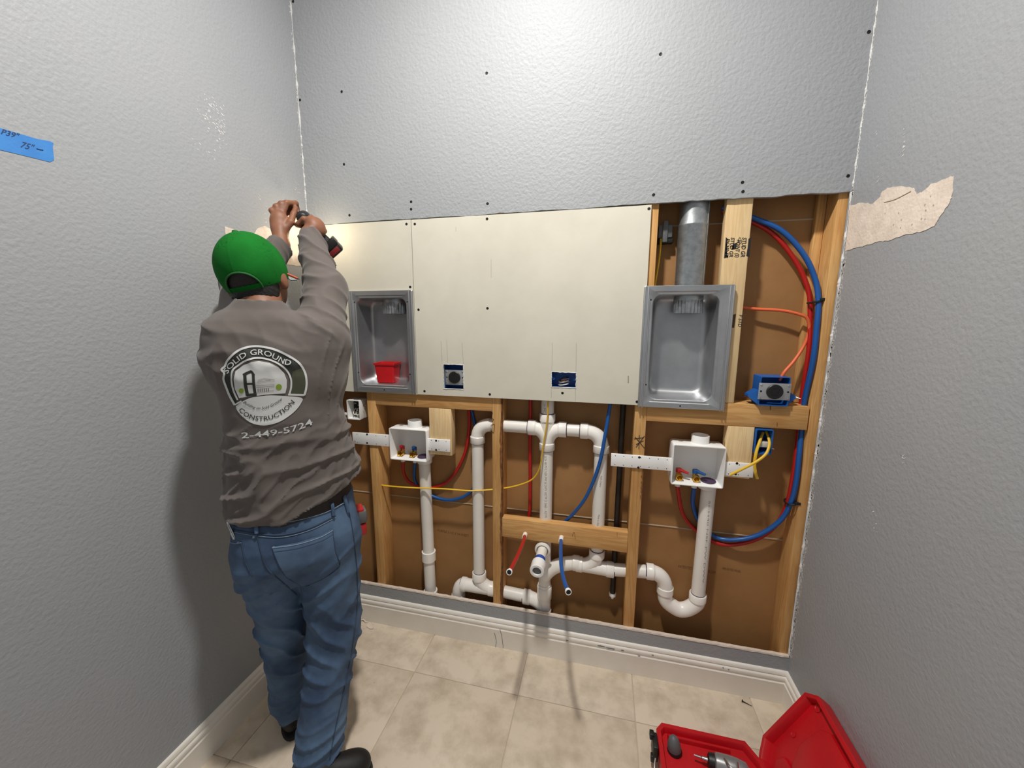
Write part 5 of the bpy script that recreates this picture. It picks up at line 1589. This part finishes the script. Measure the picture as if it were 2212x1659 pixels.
# moulded ribs and pockets in the tray
def relief(name, pts, base, top, frame, m, parent, ins=.006):
    lp0 = [frame(a, b, base) for a, b in pts]; lp1 = [frame(a, b, top - .003) for a, b in inset(pts, ins * .4)]; lp2 = [frame(a, b, top) for a, b in inset(pts, ins)]
    return add(name, *g_loops([lp0, lp1, lp2], False, True), m, parent, True, 30)
relief('tray_rib', [(1.560, -.302), (1.760, -.302), (1.760, -.314), (1.560, -.314)], .060, .076, fr, M['casered'], tray, .003)
relief('tray_mound', [(1.600, -.62), (1.74, -.62), (1.75, -.50), (1.715, -.455), (1.635, -.455), (1.598, -.50)], .055, .084, fr, M['casered'], tray, .012)
relief('tray_mound', [(1.545, -.60), (1.585, -.60), (1.585, -.46), (1.545, -.46)], .055, .080, fr, M['casered'], tray, .008)
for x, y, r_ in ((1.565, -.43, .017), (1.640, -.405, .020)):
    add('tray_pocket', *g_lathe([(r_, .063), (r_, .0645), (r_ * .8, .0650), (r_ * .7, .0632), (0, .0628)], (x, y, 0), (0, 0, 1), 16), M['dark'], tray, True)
# black latch hanging off the left side, wire handle
lt = box('latch', 1.506, 1.523, -.372, -.318, .030, .088, M['black'], case, .003)
box('latch_tooth', 1.498, 1.512, -.338, -.318, .074, .096, M['black'], case, .002)
box('latch_tooth', 1.500, 1.512, -.372, -.356, .026, .050, M['black'], case, .002)
tube('latch_wire', [(1.513, -.375, .05), (1.508, -.400, .045), (1.508, -.425, .035), (1.513, -.43, .02)], .0022, M['plate'], case, 6)
# lid leaning back on the wall: a runs up the lid, b along the wall
h0 = np.array((1.862, 0, .045)); h1_ = np.array((2.022, 0, .300)); ul = (h1_ - h0); LL = float(np.linalg.norm(ul)); ul /= LL
nl_ = np.array((-ul[2], 0, ul[0]))            # towards the camera
def frl(a, b, c): p = h0 + ul * a + nl_ * (c - .030); return (p[0], b, p[2])
poly = [(0, -.62), (LL - .03, -.62), (LL, -.59), (LL, -.268), (LL - .035, -.232), (.05, -.250), (.012, -.285), (0, -.30)]
lid = add('case_lid', *g_tray(poly[::-1], frl, .046, .012, .026), M['casered'], case, True, 30)
relief('lid_panel', [(LL - .055, -.33), (LL - .03, -.36), (LL - .03, -.60), (.07, -.60), (.07, -.40), (.10, -.355), (.16, -.325)][::-1], .018, .034, frl, M['casered'], lid, .010)
relief('lid_mound', [(.03, -.34), (.03, -.40), (.07, -.42), (.10, -.38), (.09, -.33), (.06, -.32)][::-1], .018, .036, frl, M['casered'], lid, .006)
relief('lid_mound', [(.02, -.45), (.02, -.60), (.05, -.60), (.05, -.45)][::-1], .018, .034, frl, M['casered'], lid, .006)
for a, b, r_ in ((LL - .035, -.272, .013), (.145, -.285, .010), (.22, -.600, .008)):
    c = frl(a, b, .0205)
    add('lid_pocket', *g_lathe([(r_, 0), (r_, .002), (r_ * .7, .002), (r_ * .6, .0005), (0, .0004)], c, nl_, 14), M['casered'], lid, True)
for k in range(4):
    y = -.30 - .06 * k
    add('hinge', *g_cyl((1.857, y, .058), (1.857, y - .035, .058), .006, None, 10), M['casered'], case, True)
# driver with a cast grey head lying in the tray
dr = empty('impact_driver', (1.72, -.37, .07), 'grey-headed power driver lying in the open red case', 'drill')
a = np.array((1.633, -.365, .088)); b = np.array((1.815, -.392, .094)); d_ = (b - a) / np.linalg.norm(b - a)
def dt(l): return [a + d_ * x for x in l]
add('tip', *g_tube(dt([0, .022, .024, .042]), [.0030, .0032, .0055, .0065], 10), M['chrome'], dr, True)
add('chuck', *g_tube(dt([.040, .044, .060, .063]), [.014, .021, .023, .019], 18), M['black'], dr, True, 40)
add('gear_head', *g_tube(dt([.060, .064, .100, .125, .150, .160]), [.022, .027, .030, .030, .026, .015], 20), M['midgrey'], dr, True, 40)
add('belt_hook', *g_tube(catmull([a + d_ * .085 + np.array((0, -.005, .032)), a + d_ * .095 + np.array((0, -.03, .036)), a + d_ * .115 + np.array((0, -.034, .034)), a + d_ * .120 + np.array((0, -.006, .034))], 6), .0035, 8), M['chrome'], dr, True)
add('handle', *g_tube([a + d_ * .115 + np.array((0, -.015, -.004)), a + d_ * .105 + np.array((-.006, -.07, -.006)), a + d_ * .095 + np.array((-.01, -.13, -.008))], [.024, .020, .022], 14), M['casered'], dr, True)
add('grip', *g_tube([a + d_ * .118 + np.array((0, -.05, .004)), a + d_ * .104 + np.array((-.006, -.12, .002))], [.019, .020], 12), M['black'], dr, True)
# dark tapered nozzle in the left pocket
nz = empty('dark_nozzle', (1.578, -.36, .06), 'dark grey tapered attachment standing in the red case tray', 'attachment')
add('nozzle_body', *g_lathe([(.020, 0), (.022, .012), (.021, .030), (.015, .048), (.008, .056), (0, .058)], (1.578, -.348, .060), (-.12, .10, 1), 18), M['grey'], nz, True)
add('nozzle_ring', *g_lathe([(.023, 0), (.024, .006), (.022, .010)], (1.578, -.348, .062), (-.12, .10, 1), 18), M['black'], nz, True)

# ================================================================== LITTER ON THE FLOOR
sc_ = PZ(800, 1353, 0.004)
V, F = [], []
out = [(-.024, .006), (-.010, .010), (.004, .004), (.020, -.002), (.022, -.012), (.008, -.014), (-.006, -.010), (-.018, -.006)]
n = len(out)
V = [(sc_[0] + a, sc_[1] + b, .0035 + .002 * rng.random()) for a, b in out] + [(sc_[0] + a * .96, sc_[1] + b * .96, .0075 + .003 * rng.random()) for a, b in out]
F = [tuple(range(n - 1, -1, -1)), tuple(range(n, 2 * n))] + [(k, (k + 1) % n, n + (k + 1) % n, n + k) for k in range(n)]
V = [(a, b, c - .0034) for a, b, c in V]
tag(add('drywall_scrap', V, F, M['gypsum']), 'torn piece of drywall on the floor by the back baseboard', 'scrap')
c = PZ(784, 1341, 0.006)
tag(add('paper_curl', *g_tube(catmull([(c[0] - .02, c[1], .003), (c[0], c[1] + .004, .010), (c[0] + .018, c[1] - .002, .005), (c[0] + .026, c[1] + .004, .003)], 6), .0030, 6, True, .5), M['gypsum'], None, True), 'curled paper shaving beside the drywall scrap on the floor', 'scrap')
c = PZ(1612, 1520, 0.0)
sw = empty('loose_screw', (c[0], c[1], 0), 'loose drywall screw lying on the floor near the right corner', 'screw')
add('shank', *g_cyl((c[0] - .012, c[1] + .004, .0035), (c[0] + .018, c[1] - .008, .0022), .0021, .0008, 8), M['screw'], sw, True)
add('head', *g_lathe([(.0022, 0), (.0055, .004), (.0050, .005), (0, .0045)], (c[0] - .010, c[1] + .0035, .0045), (-.92, .36, .05), 12), M['screw'], sw, True)
gs = []
for k in range(150):
    u = rng.random()
    if u < .5: x, y = .15 + 1.8 * rng.random(), -.02 - .05 * rng.random() ** 2
    elif u < .75: x, y = .2 + .5 * rng.random(), -.05 - .35 * rng.random()
    else: x, y = .2 + 1.7 * rng.random(), -.05 - .6 * rng.random()
    if x > 1.5 and y < -.24: continue
    s = .0008 + .0022 * rng.random() ** 3
    gs.append(g_blob((x, y, .0001), (1, 0, 0), (0, 1, 0), s * 1.6, s, 6, .5, s * .7, (0, 0, 1)))
g = join(*gs)
tag(add('gypsum_crumbs', *g, M['gypsum']), 'scattered white gypsum crumbs along the foot of the back wall', 'debris', None, 'stuff')
gs = []
for k in range(26):
    c = PZ(795 + rng.normal() * 16, 1348 + rng.normal() * 7, 0)
    s = .0015 + .003 * rng.random()
    gs.append(g_blob((c[0], c[1], .0001), (1, .3, 0), (-.3, 1, 0), s * 2, s, 6, .5, s * .7, (0, 0, 1)))
g = join(*gs)
tag(add('paper_shreds', *g, M['gypsum']), 'little heap of paper shreds around the drywall scrap', 'debris', None, 'stuff')
